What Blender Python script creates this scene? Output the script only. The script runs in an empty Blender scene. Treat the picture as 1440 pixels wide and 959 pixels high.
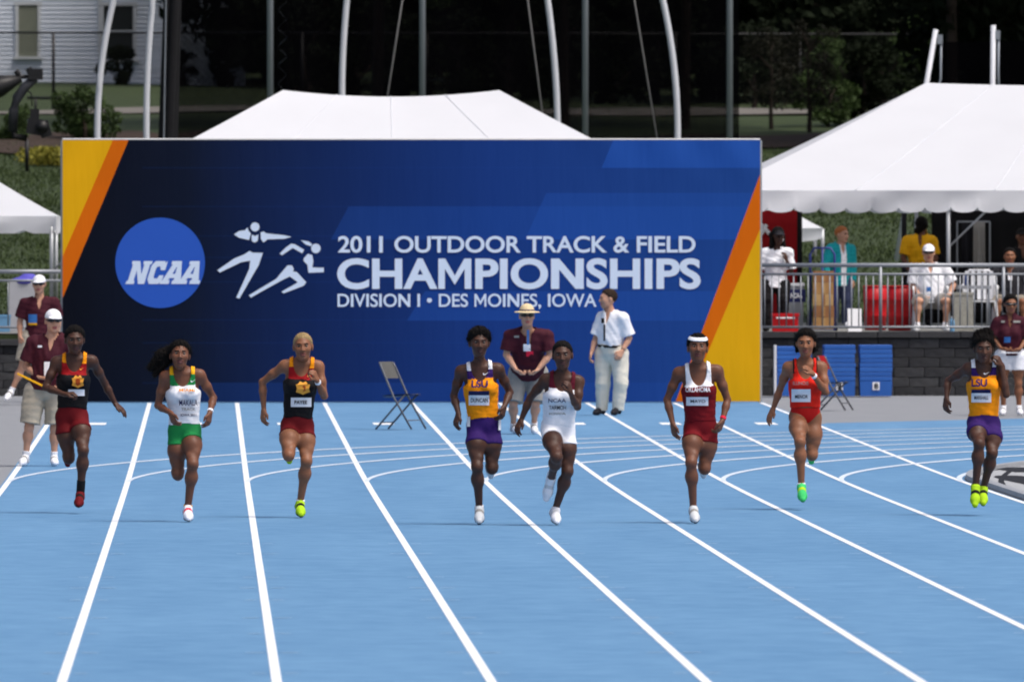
import bpy, bmesh, math, random
import numpy as np
from mathutils import Vector, Matrix

# ---------------------------------------------------------------- camera, sky, sun, exposure
F = 18500.0                       # focal length in photo pixels (1440 wide)
YAW = math.atan((720 - 295) / F)
PIT = math.atan(150.5 / F)
CAM = np.array((0.0, 0.0, 2.54))
scene = bpy.context.scene
COL = scene.collection
cd = bpy.data.cameras.new('camera'); cam = bpy.data.objects.new('camera', cd); COL.objects.link(cam)
cd.sensor_width = 36.0; cd.lens = F / 1440 * 36.0
cd.clip_start = 1.0; cd.clip_end = 4000.0
cam.location = CAM; cam.rotation_euler = (math.pi / 2 - PIT, 0, -YAW)
cd.dof.use_dof = True; cd.dof.focus_distance = 122.0; cd.dof.aperture_fstop = 10.0
scene.camera = cam
SUN_EL, SUN_AZ = 63.0, 128.0        # azimuth clockwise from +Y (towards +X)
world = bpy.data.worlds.new('World'); scene.world = world; world.use_nodes = True
wn = world.node_tree.nodes; wl = world.node_tree.links
sky = wn.new('ShaderNodeTexSky'); sky.sky_type = 'NISHITA'; sky.sun_disc = False
sky.sun_elevation = math.radians(SUN_EL); sky.sun_rotation = math.radians(SUN_AZ)
sky.air_density = 0.7; sky.dust_density = 7.0; sky.ozone_density = 1.0
bg = wn['Background']; bg.inputs['Strength'].default_value = 0.125
wl.new(sky.outputs[0], bg.inputs['Color'])
sd = bpy.data.lights.new('sun', 'SUN'); sun = bpy.data.objects.new('sun', sd); COL.objects.link(sun)
sd.energy = 1.6; sd.angle = math.radians(16); sd.color = (1.0, 0.97, 0.93)
_e, _a = math.radians(SUN_EL), math.radians(SUN_AZ)
sun.rotation_euler = Vector((math.sin(_a) * math.cos(_e), math.cos(_a) * math.cos(_e), math.sin(_e))).to_track_quat('Z', 'Y').to_euler()
scene.view_settings.view_transform = 'Standard'; scene.view_settings.look = 'None'
scene.view_settings.exposure = 0.24; scene.view_settings.gamma = 1.0
scene.view_settings.use_curve_mapping = False
scene.cycles.filter_width = 1.9; scene.cycles.max_bounces = 6; scene.cycles.transparent_max_bounces = 12

# ---------------------------------------------------------------- pixel / ground helpers
_fw = np.array((math.sin(YAW) * math.cos(PIT), math.cos(YAW) * math.cos(PIT), -math.sin(PIT)))
_rt = np.array((math.cos(YAW), -math.sin(YAW), 0.0))
_up = np.cross(_rt, _fw)
def ray(px, py): return _fw + _rt * ((px - 720) / F) + _up * ((479.5 - py) / F)
def U(px, py, Y):
    d = ray(px, py); return CAM + d * (Y / d[1])
def g(Y):                                    # the straight rises gently towards the far end
    if Y < 125: return 0.0
    if Y < 145: return 0.0038 * (Y - 125) ** 2 / 40
    return 0.038 + 0.0038 * (min(Y, 190) - 145)
def G(px, py):
    a, b = 30.0, 400.0
    for _ in range(50):
        m = (a + b) / 2; p = U(px, py, m)
        if p[2] > g(m): a = m
        else: b = m
    return U(px, py, a)
def lin(c): return tuple(((x / 255) / 12.92 if x / 255 <= 0.04045 else ((x / 255 + 0.055) / 1.055) ** 2.4) for x in c)

# ---------------------------------------------------------------- materials
MAT = {}
def mat(name, rgb, rough=0.7, var=0.12, scale=6.0, bump=0.0, bscale=40.0, metal=0.0, spec=0.35, detail=4.0, stretch=None, trans=0.0, srgb=True):
    if name in MAT: return MAT[name]
    m = bpy.data.materials.new(name); m.use_nodes = True; MAT[name] = m
    nt = m.node_tree; N = nt.nodes; L = nt.links; b = N['Principled BSDF']
    col = lin(rgb) if srgb else rgb
    b.inputs['Roughness'].default_value = rough; b.inputs['Metallic'].default_value = metal
    b.inputs['Specular IOR Level'].default_value = spec
    tc = N.new('ShaderNodeTexCoord'); mp = N.new('ShaderNodeMapping')
    if stretch: mp.inputs['Scale'].default_value = stretch
    L.new(tc.outputs['Object'], mp.inputs[0])
    no = N.new('ShaderNodeTexNoise'); no.inputs['Scale'].default_value = scale; no.inputs['Detail'].default_value = detail
    L.new(mp.outputs[0], no.inputs['Vector'])
    mx = N.new('ShaderNodeMix'); mx.data_type = 'RGBA'
    mx.inputs['A'].default_value = (*[c * (1 - var * 1.6) for c in col], 1)
    mx.inputs['B'].default_value = (*[min(1, c * (1 + var * 1.6)) for c in col], 1)
    L.new(no.outputs['Fac'], mx.inputs['Factor']); L.new(mx.outputs['Result'], b.inputs['Base Color'])
    if bump:
        n2 = N.new('ShaderNodeTexNoise'); n2.inputs['Scale'].default_value = bscale; n2.inputs['Detail'].default_value = 5
        L.new(mp.outputs[0], n2.inputs['Vector'])
        bp = N.new('ShaderNodeBump'); bp.inputs['Strength'].default_value = bump; bp.inputs['Distance'].default_value = 0.02
        L.new(n2.outputs['Fac'], bp.inputs['Height']); L.new(bp.outputs[0], b.inputs['Normal'])
    if trans:
        b.inputs['Subsurface Weight'].default_value = 0.0
        tr = N.new('ShaderNodeBsdfTranslucent'); tr.inputs['Color'].default_value = (*col, 1)
        ms = N.new('ShaderNodeMixShader'); ms.inputs[0].default_value = trans
        L.new(b.outputs[0], ms.inputs[1]); L.new(tr.outputs[0], ms.inputs[2]); L.new(ms.outputs[0], N['Material Output'].inputs[0])
    return m
def netmat(name, rgb, spacing, wire, angle=45.0, sx=1.0):
    """cord net: thin dark cords with real gaps between them"""
    m = bpy.data.materials.new(name); m.use_nodes = True
    nt = m.node_tree; N = nt.nodes; L = nt.links; b = N['Principled BSDF']
    b.inputs['Base Color'].default_value = (*lin(rgb), 1); b.inputs['Roughness'].default_value = 0.9; b.inputs['Specular IOR Level'].default_value = 0.0
    tc = N.new('ShaderNodeTexCoord'); mp = N.new('ShaderNodeMapping'); mp.inputs['Rotation'].default_value = (0, math.radians(angle), 0)
    L.new(tc.outputs['Object'], mp.inputs[0])
    sp = N.new('ShaderNodeSeparateXYZ'); L.new(mp.outputs[0], sp.inputs[0])
    outs = []
    for k in ('X', 'Z'):
        d = N.new('ShaderNodeMath'); d.operation = 'PINGPONG'; d.inputs[1].default_value = spacing / 2; L.new(sp.outputs[k], d.inputs[0])
        c = N.new('ShaderNodeMath'); c.operation = 'LESS_THAN'; c.inputs[1].default_value = wire / 2; L.new(d.outputs[0], c.inputs[0]); outs.append(c)
    mxm = N.new('ShaderNodeMath'); mxm.operation = 'MAXIMUM'; L.new(outs[0].outputs[0], mxm.inputs[0]); L.new(outs[1].outputs[0], mxm.inputs[1])
    tr = N.new('ShaderNodeBsdfTransparent'); ms = N.new('ShaderNodeMixShader')
    L.new(mxm.outputs[0], ms.inputs[0]); L.new(tr.outputs[0], ms.inputs[1]); L.new(b.outputs[0], ms.inputs[2])
    L.new(ms.outputs[0], N['Material Output'].inputs[0])
    return m

# ---------------------------------------------------------------- mesh helpers
def obj(name, verts, faces, mats, parent=None, smooth=False, fm=None):
    me = bpy.data.meshes.new(name)
    if isinstance(verts, np.ndarray): verts = verts.tolist()
    if isinstance(faces, np.ndarray): faces = faces.tolist()
    me.from_pydata(verts, [], faces)
    for m in (mats if isinstance(mats, (list, tuple)) else [mats]): me.materials.append(m)
    if smooth: me.polygons.foreach_set('use_smooth', np.ones(len(me.polygons), dtype=bool))
    if fm is not None: me.polygons.foreach_set('material_index', np.asarray(fm, dtype=np.int32))
    me.update()
    o = bpy.data.objects.new(name, me); COL.objects.link(o)
    if parent is not None:
        o.parent = parent; o.matrix_parent_inverse = Matrix.Translation(parent.location).inverted() if parent.type == 'EMPTY' else parent.matrix_basis.inverted()
    return o
def empty(name, loc, label=None, cat=None, group=None):
    o = bpy.data.objects.new(name, None); COL.objects.link(o); o.location = [float(v) for v in loc]; o.empty_display_size = 0.2
    tag(o, label, cat, group); return o
def tag(o, label=None, cat=None, group=None, kind=None):
    if label: o['label'] = label
    if cat: o['category'] = cat
    if group: o['group'] = group
    if kind: o['kind'] = kind
    return o
def norm(v): v = np.asarray(v, float); return v / max(1e-9, np.linalg.norm(v))
class MB:
    def __init__(s): s.v = []; s.f = []
    def box(s, c, size, R=None, taper=1.0):
        n = len(s.v); c = np.asarray(c, float); h = np.asarray(size, float) / 2
        for z in (-1, 1):
            for x, y in ((-1, -1), (1, -1), (1, 1), (-1, 1)):
                k = taper if z > 0 else 1.0
                p = np.array((x * h[0] * k, y * h[1] * k, z * h[2]))
                if R is not None: p = R @ p
                s.v.append(tuple(c + p))
        for q in ((0, 3, 2, 1), (4, 5, 6, 7), (0, 1, 5, 4), (1, 2, 6, 5), (2, 3, 7, 6), (3, 0, 4, 7)): s.f.append([n + i for i in q])
        return s
    def tube(s, pts, r, n=8, caps=True):
        pts = [np.asarray(p, float) for p in pts]; rs = r if isinstance(r, (list, tuple)) else [r] * len(pts)
        base = len(s.v); up = np.array((0.13, 0.31, 0.94))
        for i, p in enumerate(pts):
            t = norm(pts[min(i + 1, len(pts) - 1)] - pts[max(i - 1, 0)])
            if abs(t @ norm(up)) > 0.95: up = np.array((0.94, 0.31, 0.13))
            a = norm(np.cross(t, up)); b = np.cross(t, a)
            for k in range(n):
                an = 2 * math.pi * k / n; s.v.append(tuple(p + rs[i] * (math.cos(an) * a + math.sin(an) * b)))
        for i in range(len(pts) - 1):
            for k in range(n):
                q = base + i * n; s.f.append([q + k, q + (k + 1) % n, q + n + (k + 1) % n, q + n + k])
        if caps:
            s.f.append([base + k for k in range(n)][::-1]); s.f.append([base + (len(pts) - 1) * n + k for k in range(n)])
        return s
    def lathe(s, c, prof, n=20):
        base = len(s.v); c = np.asarray(c, float)
        for r, z in prof:
            for k in range(n): an = 2 * math.pi * k / n; s.v.append((c[0] + r * math.cos(an), c[1] + r * math.sin(an), c[2] + z))
        for i in range(len(prof) - 1):
            for k in range(n):
                q = base + i * n; s.f.append([q + k, q + (k + 1) % n, q + n + (k + 1) % n, q + n + k])
        s.f.append([base + k for k in range(n)][::-1]); s.f.append([base + (len(prof) - 1) * n + k for k in range(n)])
        return s
    def face(s, pts):
        n = len(s.v); s.v += [tuple(p) for p in pts]; s.f.append(list(range(n, n + len(pts)))); return s
    def build(s, name, m, parent=None, smooth=False): return obj(name, s.v, s.f, m, parent, smooth)
def text2d(body, offset=0.0, shear=0.0, space=1.0):
    cu = bpy.data.curves.new('t', 'FONT'); cu.body = body; cu.offset = offset; cu.shear = shear; cu.space_character = space; cu.resolution_u = 6
    o = bpy.data.objects.new('t', cu); COL.objects.link(o)
    dg = bpy.context.evaluated_depsgraph_get(); me = bpy.data.meshes.new_from_object(o.evaluated_get(dg))
    v = np.array([x.co[:] for x in me.vertices])[:, :2]; f = [list(p.vertices) for p in me.polygons]
    bpy.data.objects.remove(o); bpy.data.curves.remove(cu); bpy.data.meshes.remove(me)
    lo, hi = v.min(0), v.max(0)
    return (v - lo) / (hi - lo), f
def poly2d(polys):
    """filled outlines with even-odd holes, returned as verts, faces"""
    cu = bpy.data.curves.new('p', 'CURVE'); cu.dimensions = '2D'; cu.fill_mode = 'BOTH'
    for p in polys:
        sp = cu.splines.new('POLY'); sp.points.add(len(p) - 1)
        for q, (x, y) in zip(sp.points, p): q.co = (x, y, 0, 1)
        sp.use_cyclic_u = True
    o = bpy.data.objects.new('p', cu); COL.objects.link(o)
    dg = bpy.context.evaluated_depsgraph_get(); me = bpy.data.meshes.new_from_object(o.evaluated_get(dg))
    v = np.array([x.co[:] for x in me.vertices])[:, :2]; f = [list(p.vertices) for p in me.polygons]
    bpy.data.objects.remove(o); bpy.data.curves.remove(cu); bpy.data.meshes.remove(me)
    return v, f
# ================================================================ the setting
rnd = random.Random(7)
def inst(o, name, loc, parent, scale=None, rot=None):
    c = o.copy(); c.name = name; COL.objects.link(c); c.parent = parent
    c.matrix_parent_inverse = Matrix.Translation(parent.location).inverted() if parent else Matrix()
    c.location = [float(x) for x in loc]
    if scale: c.scale = scale
    if rot: c.rotation_euler = rot
    return c
PROF = [(-60, -.03), (120, -.03), (125, -.03), (135, -.02), (145, .008), (165, .084), (189.6, .177), (190.25, .177), (190.3, 1.08), (203, 1.15), (225, 1.95), (250, 2.93), (280, 3.95),
        (300, 4.63), (315, 5.33), (330, 5.73), (370, 6.68), (400, 7.4), (430, 12), (480, 32), (700, 40), (3000, 45)]
def T(X, Y):
    for (a, za), (b, zb) in zip(PROF, PROF[1:]):
        if Y <= b: return za + (zb - za) * (Y - a) / (b - a)
    return PROF[-1][1]
xs = [-2500, -600, -150, -60] + list(np.linspace(-30, 30, 41)) + [60, 150, 600, 2500]
ys = sorted(set([p[0] for p in PROF] + list(np.linspace(195, 400, 60)) + [-2500]))
tv = [(x, y, (T(x, y) if y > -60 else -.03) + (0.10 * math.sin(x * .37 + y * .11) * math.sin(y * .21 + x * .13) if y > 205 else 0)) for y in ys for x in xs]
nx = len(xs); tf = [[j * nx + i, j * nx + i + 1, (j + 1) * nx + i + 1, (j + 1) * nx + i] for j in range(len(ys) - 1) for i in range(nx - 1)]
grass = mat('grass', (48, 61, 32), .9, .3, 1.2, .8, 18, detail=8)
tag(obj('ground', tv, tf, grass), kind='structure')

LW = 1.22; X0 = -2.06; LX = [X0 + LW * i for i in range(9)]
# grey concrete apron, then the blue track on it
apron = mat('apron_concrete', (132, 136, 142), .9, .08, 3, .3, 60)
def strip(poly, dz, name, m, parent=None, kind=None, ydiv=1.0):
    """flat polygon in X,Y draped over the slight rise of the straight"""
    bm = bmesh.new(); bm.faces.new([bm.verts.new((x, y, 0)) for x, y in poly])
    y0 = min(p[1] for p in poly); y1 = max(p[1] for p in poly)
    for yy in np.arange(max(y0, 124), min(y1, 190), ydiv):
        bmesh.ops.bisect_plane(bm, geom=bm.verts[:] + bm.edges[:] + bm.faces[:], plane_co=(0, yy, 0), plane_no=(0, 1, 0))
    for v in bm.verts: v.co.z = g(v.co.y) + dz
    bmesh.ops.recalc_face_normals(bm, faces=bm.faces[:])
    me = bpy.data.meshes.new(name); bm.to_mesh(me); bm.free(); me.materials.append(m)
    o = bpy.data.objects.new(name, me); COL.objects.link(o)
    if parent: o.parent = parent
    if kind: o['kind'] = kind
    return o
strip([(-40, 20), (45, 20), (45, 189.9), (-40, 189.9)], -.006, 'apron', apron, kind='structure', ydiv=3)

# track surface
tm = bpy.data.materials.new('track_rubber'); tm.use_nodes = True
N = tm.node_tree.nodes; L = tm.node_tree.links; b = N['Principled BSDF']; b.inputs['Roughness'].default_value = .85; b.inputs['Specular IOR Level'].default_value = .2
tc = N.new('ShaderNodeTexCoord')
def nz(scale, stretch, detail=4):
    mp = N.new('ShaderNodeMapping'); mp.inputs['Scale'].default_value = stretch; L.new(tc.outputs['Object'], mp.inputs[0])
    n = N.new('ShaderNodeTexNoise'); n.inputs['Scale'].default_value = scale; n.inputs['Detail'].default_value = detail; L.new(mp.outputs[0], n.inputs['Vector']); return n
n1 = nz(.9, (1, .12, 1)); n2 = nz(3.0, (.5, .35, 1), 8); n3 = nz(220, (1, 1, 1), 2)
def mixc(f, a, c):
    m = N.new('ShaderNodeMix'); m.data_type = 'RGBA'; L.new(f, m.inputs['Factor'])
    for k, v in (('A', a), ('B', c)):
        if isinstance(v, tuple): m.inputs[k].default_value = (*v, 1)
        else: L.new(v, m.inputs[k])
    return m.outputs['Result']
def ctr(o, k):
    m = N.new('ShaderNodeMath'); m.operation = 'MULTIPLY_ADD'; m.use_clamp = True; m.inputs[1].default_value = k; m.inputs[2].default_value = .5 - .5 * k; L.new(o, m.inputs[0]); return m.outputs[0]
n4 = nz(14, (.30, .22, 1), 7)
c1 = mixc(ctr(n1.outputs['Fac'], 2.0), lin((82, 124, 163)), lin((106, 148, 185)))
c2 = mixc(ctr(n2.outputs['Fac'], 2.0), lin((79, 122, 162)), lin((112, 154, 190)))
m5 = N.new('ShaderNodeMix'); m5.data_type = 'RGBA'; m5.inputs['Factor'].default_value = .4; L.new(c1, m5.inputs['A']); L.new(c2, m5.inputs['B'])
c3 = mixc(ctr(n4.outputs['Fac'], 2.2), lin((66, 111, 156)), lin((110, 154, 191)))
m6 = N.new('ShaderNodeMix'); m6.data_type = 'RGBA'; m6.inputs['Factor'].default_value = .32; L.new(m5.outputs['Result'], m6.inputs['A']); L.new(c3, m6.inputs['B'])
L.new(m6.outputs['Result'], b.inputs['Base Color'])
bp = N.new('ShaderNodeBump'); bp.inputs['Strength'].default_value = .35; bp.inputs['Distance'].default_value = .004; L.new(n3.outputs['Fac'], bp.inputs['Height']); L.new(bp.outputs[0], b.inputs['Normal'])

YT = 134.0; CXB = LX[8] + 36.5                  # tangent point and centre of the bend
def arc(R, a0, a1, n): return [(CXB - R * math.cos(a), YT + R * math.sin(a)) for a in np.linspace(a0, a1, n)]
pR1 = G(1163, 594.5); pR2 = G(1445, 588)
dx = (pR2[1] - pR1[1]) / (pR2[0] - pR1[0])
xl8 = LX[8] + .05
track = strip([(LX[0] - .05, 20), (xl8, 20), (xl8, YT)] + arc(36.45, .02, 1.2, 40) +
              [(45, pR2[1] + 3.5), (pR2[0] + 6, pR2[1] + dx * 6 + .6), (pR2[0], pR2[1]), (pR1[0], pR1[1]), (xl8 + .02, pR1[1] - 1.0), (xl8, 186.5), (LX[0] - .05, 186.5)], -.0025, 'track', tm, kind='structure')
white = mat('line_paint', (232, 236, 240), .6, .05, 8)
bendp = mat('bend_line_paint', (204, 216, 230), .65, .08, 6)
faint = mat('worn_line_paint', (150, 180, 212), .7, .12, 30)
lw = .029
for x in LX: strip([(x - lw, 20.5), (x + lw, 20.5), (x + lw, 183.6 if x > LX[0] + .1 else 183.6), (x - lw, 183.6)], .0002, 'lane_line', white, track)
for i in range(9):
    R = 36.5 + LW * (8 - i)
    hw_ = lambda t: .024 + .045 * min(1, max(0, (t - .03) / .3))
    a = [(CXB - (R + hw_(t)) * math.cos(t), YT + (R + hw_(t)) * math.sin(t)) for t in np.linspace(.012, .95, 70)]; c = [(CXB - (R - hw_(t)) * math.cos(t), YT + (R - hw_(t)) * math.sin(t)) for t in np.linspace(.012, .95, 70)]
    strip(a + c[::-1], .0014, 'bend_line', bendp, track)
for i in range(8):                                # short start dashes, one per lane
    xc = LX[i] + LW * .5; yy = G(600, 597)[1]
    strip([(xc - .13, yy), (xc + .13, yy), (xc + .13, yy + 1.4), (xc - .13, yy + 1.4)], .0002, 'lane_mark', white, track)
for k, py in enumerate((764, 778, 811, 826, 843, 868, 890, 917, 946)):   # faint hurdle and relay ticks beside the lines
    for i in range(1, 7):
        yy = G(600, py)[1]; l = .06 + .03 * (k % 2)
        for sgn in (-1, 1):
            xa = LX[i] + sgn * .055; xb = LX[i] + sgn * (.075 + l)
            strip([(xa, yy), (xb, yy), (xb, yy + .07), (xa, yy + .07)], .0002, 'tick_mark', faint, track)
# infield pad with its kerb and black painted emblem
pad = mat('infield_concrete', (160, 164, 168), .85, .08, 2, .2, 40)
ped = strip([(xl8 + .16, 100), (45, 100), (45, YT + 20)] + arc(36.28, 1.1, .006, 60), .01, 'infield', pad, kind='structure')
blackp = mat('black_paint', (24, 24, 28), .7, .1, 10)
kerb = MB()
kp = [(xl8 + .09, 105 + k) for k in range(0, 30)] + arc(36.38, .004, 1.0, 60)
kpts = [np.array((x, y, g(y))) for x, y in kp]
kv = []; kf = []
for i, p in enumerate(kpts):
    t = norm(kpts[min(i + 1, len(kpts) - 1)] - kpts[max(0, i - 1)]); s = np.array((t[1], -t[0], 0))
    for o_, z in ((-.06, 0), (-.05, .05), (.05, .05), (.06, 0)): kv.append(tuple(p + s * o_ + np.array((0, 0, z))))
    if i: kf += [[4 * (i - 1) + k, 4 * (i - 1) + k + 1, 4 * i + k + 1, 4 * i + k] for k in range(3)]
obj('kerb', kv, kf, mat('kerb_aluminium', (150, 154, 160), .5, .1, 4), ped)
for px, py, w, d in ((1437, 677, .16, 3.2), (1432, 662, .2, 1.6)):
    c = G(px, py); pts = [(c[0] + w * math.cos(t) * (1 + .3 * math.sin(3 * t)), c[1] + d * math.sin(t) * (1 + .25 * math.cos(2 * t))) for t in np.linspace(0, 6.2, 22)]
    strip(pts, .014, 'painted_emblem', blackp, ped)
ce = [G(1420 - 12 * math.sin(t * 3.0), 664 + 26 * t) for t in np.linspace(0, 1, 14)]
strip([(p[0] - .03, p[1]) for p in ce] + [(p[0] + .03, p[1]) for p in ce[::-1]], .014, 'painted_outline', blackp, ped)

# ---------------------------------------------------------------- retaining walls, block by block
blockm = [mat('wall_block_%d' % k, c, .95, .4, 5, 1.0, 16, stretch=(1, 1, .5)) for k, c in enumerate(((60, 61, 64), (53, 54, 57), (68, 69, 71)))]
capm = mat('wall_capstone', (66, 67, 70), .95, .18, 6, .8, 30)
bmz = bmesh.new(); bmesh.ops.create_cube(bmz, size=1); bmesh.ops.bevel(bmz, geom=bmz.edges[:], offset=.03, segments=1, affect='EDGES')
proto = {}
for k in range(3):
    me = bpy.data.meshes.new('block'); bmz.to_mesh(me); me.materials.append(blockm[k]); proto[k] = me
mecap = bpy.data.meshes.new('capstone'); bmz.to_mesh(mecap); mecap.materials.append(capm)
def retaining_wall(xa, xb, ztop, label):
    root = empty('retaining_wall', (xa, 190, g(190)), label, 'wall')
    z0 = g(190) - .02; ch = (ztop - .1 - z0) / 6
    for r in range(6):
        x = xa - (.22 if r % 2 else 0)
        while x < xb:
            w = .44
            o = bpy.data.objects.new('block', proto[rnd.choice((0, 0, 1, 1, 2))]); COL.objects.link(o); o.parent = root
            o.matrix_parent_inverse = Matrix.Translation(root.location).inverted()
            o.location = (x + w / 2, 190.1 + rnd.uniform(-.02, .02) + r * .012, z0 + ch * (r + .5)); o.scale = (w - .004, .30, ch - .005); x += w
    x = xa
    while x < xb:
        o = bpy.data.objects.new('capstone', mecap); COL.objects.link(o); o.parent = root
        o.matrix_parent_inverse = Matrix.Translation(root.location).inverted()
        o.location = (x + .3, 190.14, ztop - .045 + rnd.uniform(-.003, .003)); o.scale = (.592, .38, .088); x += .6
    bk = MB(); bk.box(((xa + xb) / 2, 190.33, (z0 + ztop) / 2 - .03), (xb - xa, .12, ztop - z0 - .08)); bk.build('backfill', capm, root)
    return root
retaining_wall(U(1000, 480, 190)[0], U(1500, 480, 190)[0], U(1200, 466, 190)[2], 'dark grey block retaining wall below the spectator railing right of the banner')
retaining_wall(U(-60, 480, 190)[0], U(120, 480, 190)[0], U(20, 477, 190)[2], 'dark grey block retaining wall left of the banner')
terr = mat('terrace_paving', (120, 122, 120), .9, .1, 3, .3, 30)
tz = 1.10
obj('terrace', [(-8, 190.4, tz), (14, 190.4, tz), (14, 203.5, 1.17), (-8, 203.5, 1.17)], [[0, 1, 2, 3]], terr)['kind'] = 'structure'

# ---------------------------------------------------------------- railings
steel = mat('galvanised_steel', (150, 155, 162), .45, .08, 10, metal=.4)
def railing(xa, xb, y, z0, ztop, label, step=.105):
    root = empty('railing', (xa, y, z0), label, 'railing')
    MB().tube([(xa, y, ztop), (xb, y, ztop)], .030, 10).build('top_rail', steel, root, True)
    MB().tube([(xa, y, ztop - .13), (xb, y, ztop - .13)], .018, 8).build('middle_rail', steel, root, True)
    MB().tube([(xa, y, z0 + .09), (xb, y, z0 + .09)], .018, 8).build('bottom_rail', steel, root, True)
    x = xa + .03; k = 0; pp = bb = None
    while x < xb:
        if k % 17 == 0:
            if pp is None: pp = MB().tube([(0, 0, 0), (0, 0, ztop - z0)], .026, 8).build('post', steel, None, True); pp.parent = root; pp.matrix_parent_inverse = Matrix.Translation(root.location).inverted(); pp.location = (x, y, z0)
            else: inst(pp, 'post', (x, y, z0), root)
        else:
            if bb is None: bb = MB().tube([(0, 0, .09), (0, 0, ztop - z0 - .13)], .010, 6).build('baluster', steel, None, True); bb.parent = root; bb.matrix_parent_inverse = Matrix.Translation(root.location).inverted(); bb.location = (x, y, z0)
            else: inst(bb, 'baluster', (x, y, z0), root)
        x += step; k += 1
railing(U(1062, 400, 190.5)[0], U(1470, 400, 190.5)[0], 190.45, tz, U(1200, 373, 190.5)[2], 'galvanised steel railing with thin upright bars along the terrace right of the banner')
railing(U(-40, 400, 190.5)[0], U(100, 400, 190.5)[0], 190.45, tz, U(40, 382, 190.5)[2], 'galvanised steel railing above the wall left of the banner', .5)

# ---------------------------------------------------------------- printed banner
YB = 183.9
bl, br = U(88, 380, YB)[0], U(1069, 380, YB)[0]; bz0 = g(YB) + .012; bt = U(580, 197.5, YB)[2]
bannerm = bpy.data.materials.new('banner_print'); bannerm.use_nodes = True
N = bannerm.node_tree.nodes; L = bannerm.node_tree.links; pb = N['Principled BSDF']; pb.inputs['Roughness'].default_value = .55; pb.inputs['Specular IOR Level'].default_value = .08
tc = N.new('ShaderNodeTexCoord'); sp = N.new('ShaderNodeSeparateXYZ'); L.new(tc.outputs['Object'], sp.inputs[0])
def mth(op, a, c=None, d=None):
    n = N.new('ShaderNodeMath'); n.operation = op
    for i, v in enumerate((a, c, d)):
        if v is None: continue
        if isinstance(v, (int, float)): n.inputs[i].default_value = v
        else: L.new(v, n.inputs[i])
    return n.outputs[0]
W_, H_ = br - bl, bt - bz0
# u, v in photo-like units across the cloth: u 88..1069, v 198..562 (print layout)
u = mth('MULTIPLY_ADD', sp.outputs['X'], 981 / W_, 88 + 981 / 2); v = mth('MULTIPLY_ADD', sp.outputs['Z'], -364.5 / H_, 562)
def rightof(x1, y1, x2, y2):                      # 1 where u is right of the line
    s = (x2 - x1) / (y2 - y1); e = mth('ADD', mth('MULTIPLY', v, s), x1 - s * y1); return mth('GREATER_THAN', u, e)
def AND(*a):
    r = a[0]
    for q in a[1:]: r = mth('MULTIPLY', r, q)
    return r
def above(y): return mth('LESS_THAN', v, y)
def below(y): return mth('GREATER_THAN', v, y)
ramp = N.new('ShaderNodeValToRGB'); L.new(mth('MULTIPLY_ADD', u, 1 / 981, -88 / 981), ramp.inputs[0])
els = ramp.color_ramp.elements
els[0].position = 0; els[0].color = (*lin((9, 13, 24)), 1); els[1].position = 1; els[1].color = (*lin((30, 69, 138)), 1)
for p_, c_ in ((.18, (13, 22, 42)), (.40, (19, 42, 92)), (.62, (24, 57, 124)), (.80, (28, 64, 132))):
    e = els.new(p_); e.color = (*lin(c_), 1)
def mixf(fac, a, c):
    m = N.new('ShaderNodeMix'); m.data_type = 'RGBA'
    if isinstance(fac, float): m.inputs['Factor'].default_value = fac
    else: L.new(fac, m.inputs['Factor'])
    for k, q in (('A', a), ('B', c)):
        if isinstance(q, tuple): m.inputs[k].default_value = (*q, 1)
        else: L.new(q, m.inputs[k])
    return m.outputs['Result']
col = ramp.outputs[0]
lb = lin((38, 88, 176))
def patch(col, msk, k): return mixf(mth('MULTIPLY', msk, k), col, lb)
col = patch(col, AND(rightof(862, 198, 846, 236), above(236)), .55)
col = patch(col, AND(rightof(490, 290, 465, 336), below(290), above(336)), .22)
col = patch(col, AND(rightof(768, 271, 738, 336), below(271), above(336)), .28)
col = patch(col, AND(rightof(615, 380, 572, 449), below(408), above(449)), .30)
col = patch(col, AND(rightof(280, 535, 270, 562), below(536)), .14)
for ly in (236, 290, 331, 361, 395, 448, 480, 536):    # sewn seams printed across
    col = patch(col, AND(below(ly - .7), above(ly + .7), mth('GREATER_THAN', u, 200)), .06)
org = lin((214, 103, 10)); yel = lin((226, 168, 16))
noto = lambda m: mth('SUBTRACT', 1.0, m)
col = mixf(noto(rightof(180.5, 198, 87, 420)), col, org); col = mixf(noto(rightof(158.5, 198, 87, 362)), col, yel)
col = mixf(rightof(1069, 245, 950, 562), col, org); col = mixf(rightof(1069, 321, 966, 562), col, yel)
L.new(col, pb.inputs['Base Color'])
# soft pull wrinkles at the laced top edge
mp = N.new('ShaderNodeMapping'); mp.inputs['Scale'].default_value = (2.2, 1, .35); mp.inputs['Rotation'].default_value = (0, .5, 0); L.new(tc.outputs['Object'], mp.inputs[0])
nn = N.new('ShaderNodeTexNoise'); nn.inputs['Scale'].default_value = 1.6; nn.inputs['Detail'].default_value = 3; L.new(mp.outputs[0], nn.inputs['Vector'])
bp = N.new('ShaderNodeBump'); bp.inputs['Strength'].default_value = .2; bp.inputs['Distance'].default_value = .09; L.new(nn.outputs['Fac'], bp.inputs['Height']); L.new(bp.outputs[0], pb.inputs['Normal'])
broot = empty('banner', ((bl + br) / 2, YB, bz0), 'huge blue championships banner with yellow and orange corners behind the runners', 'banner')
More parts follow.
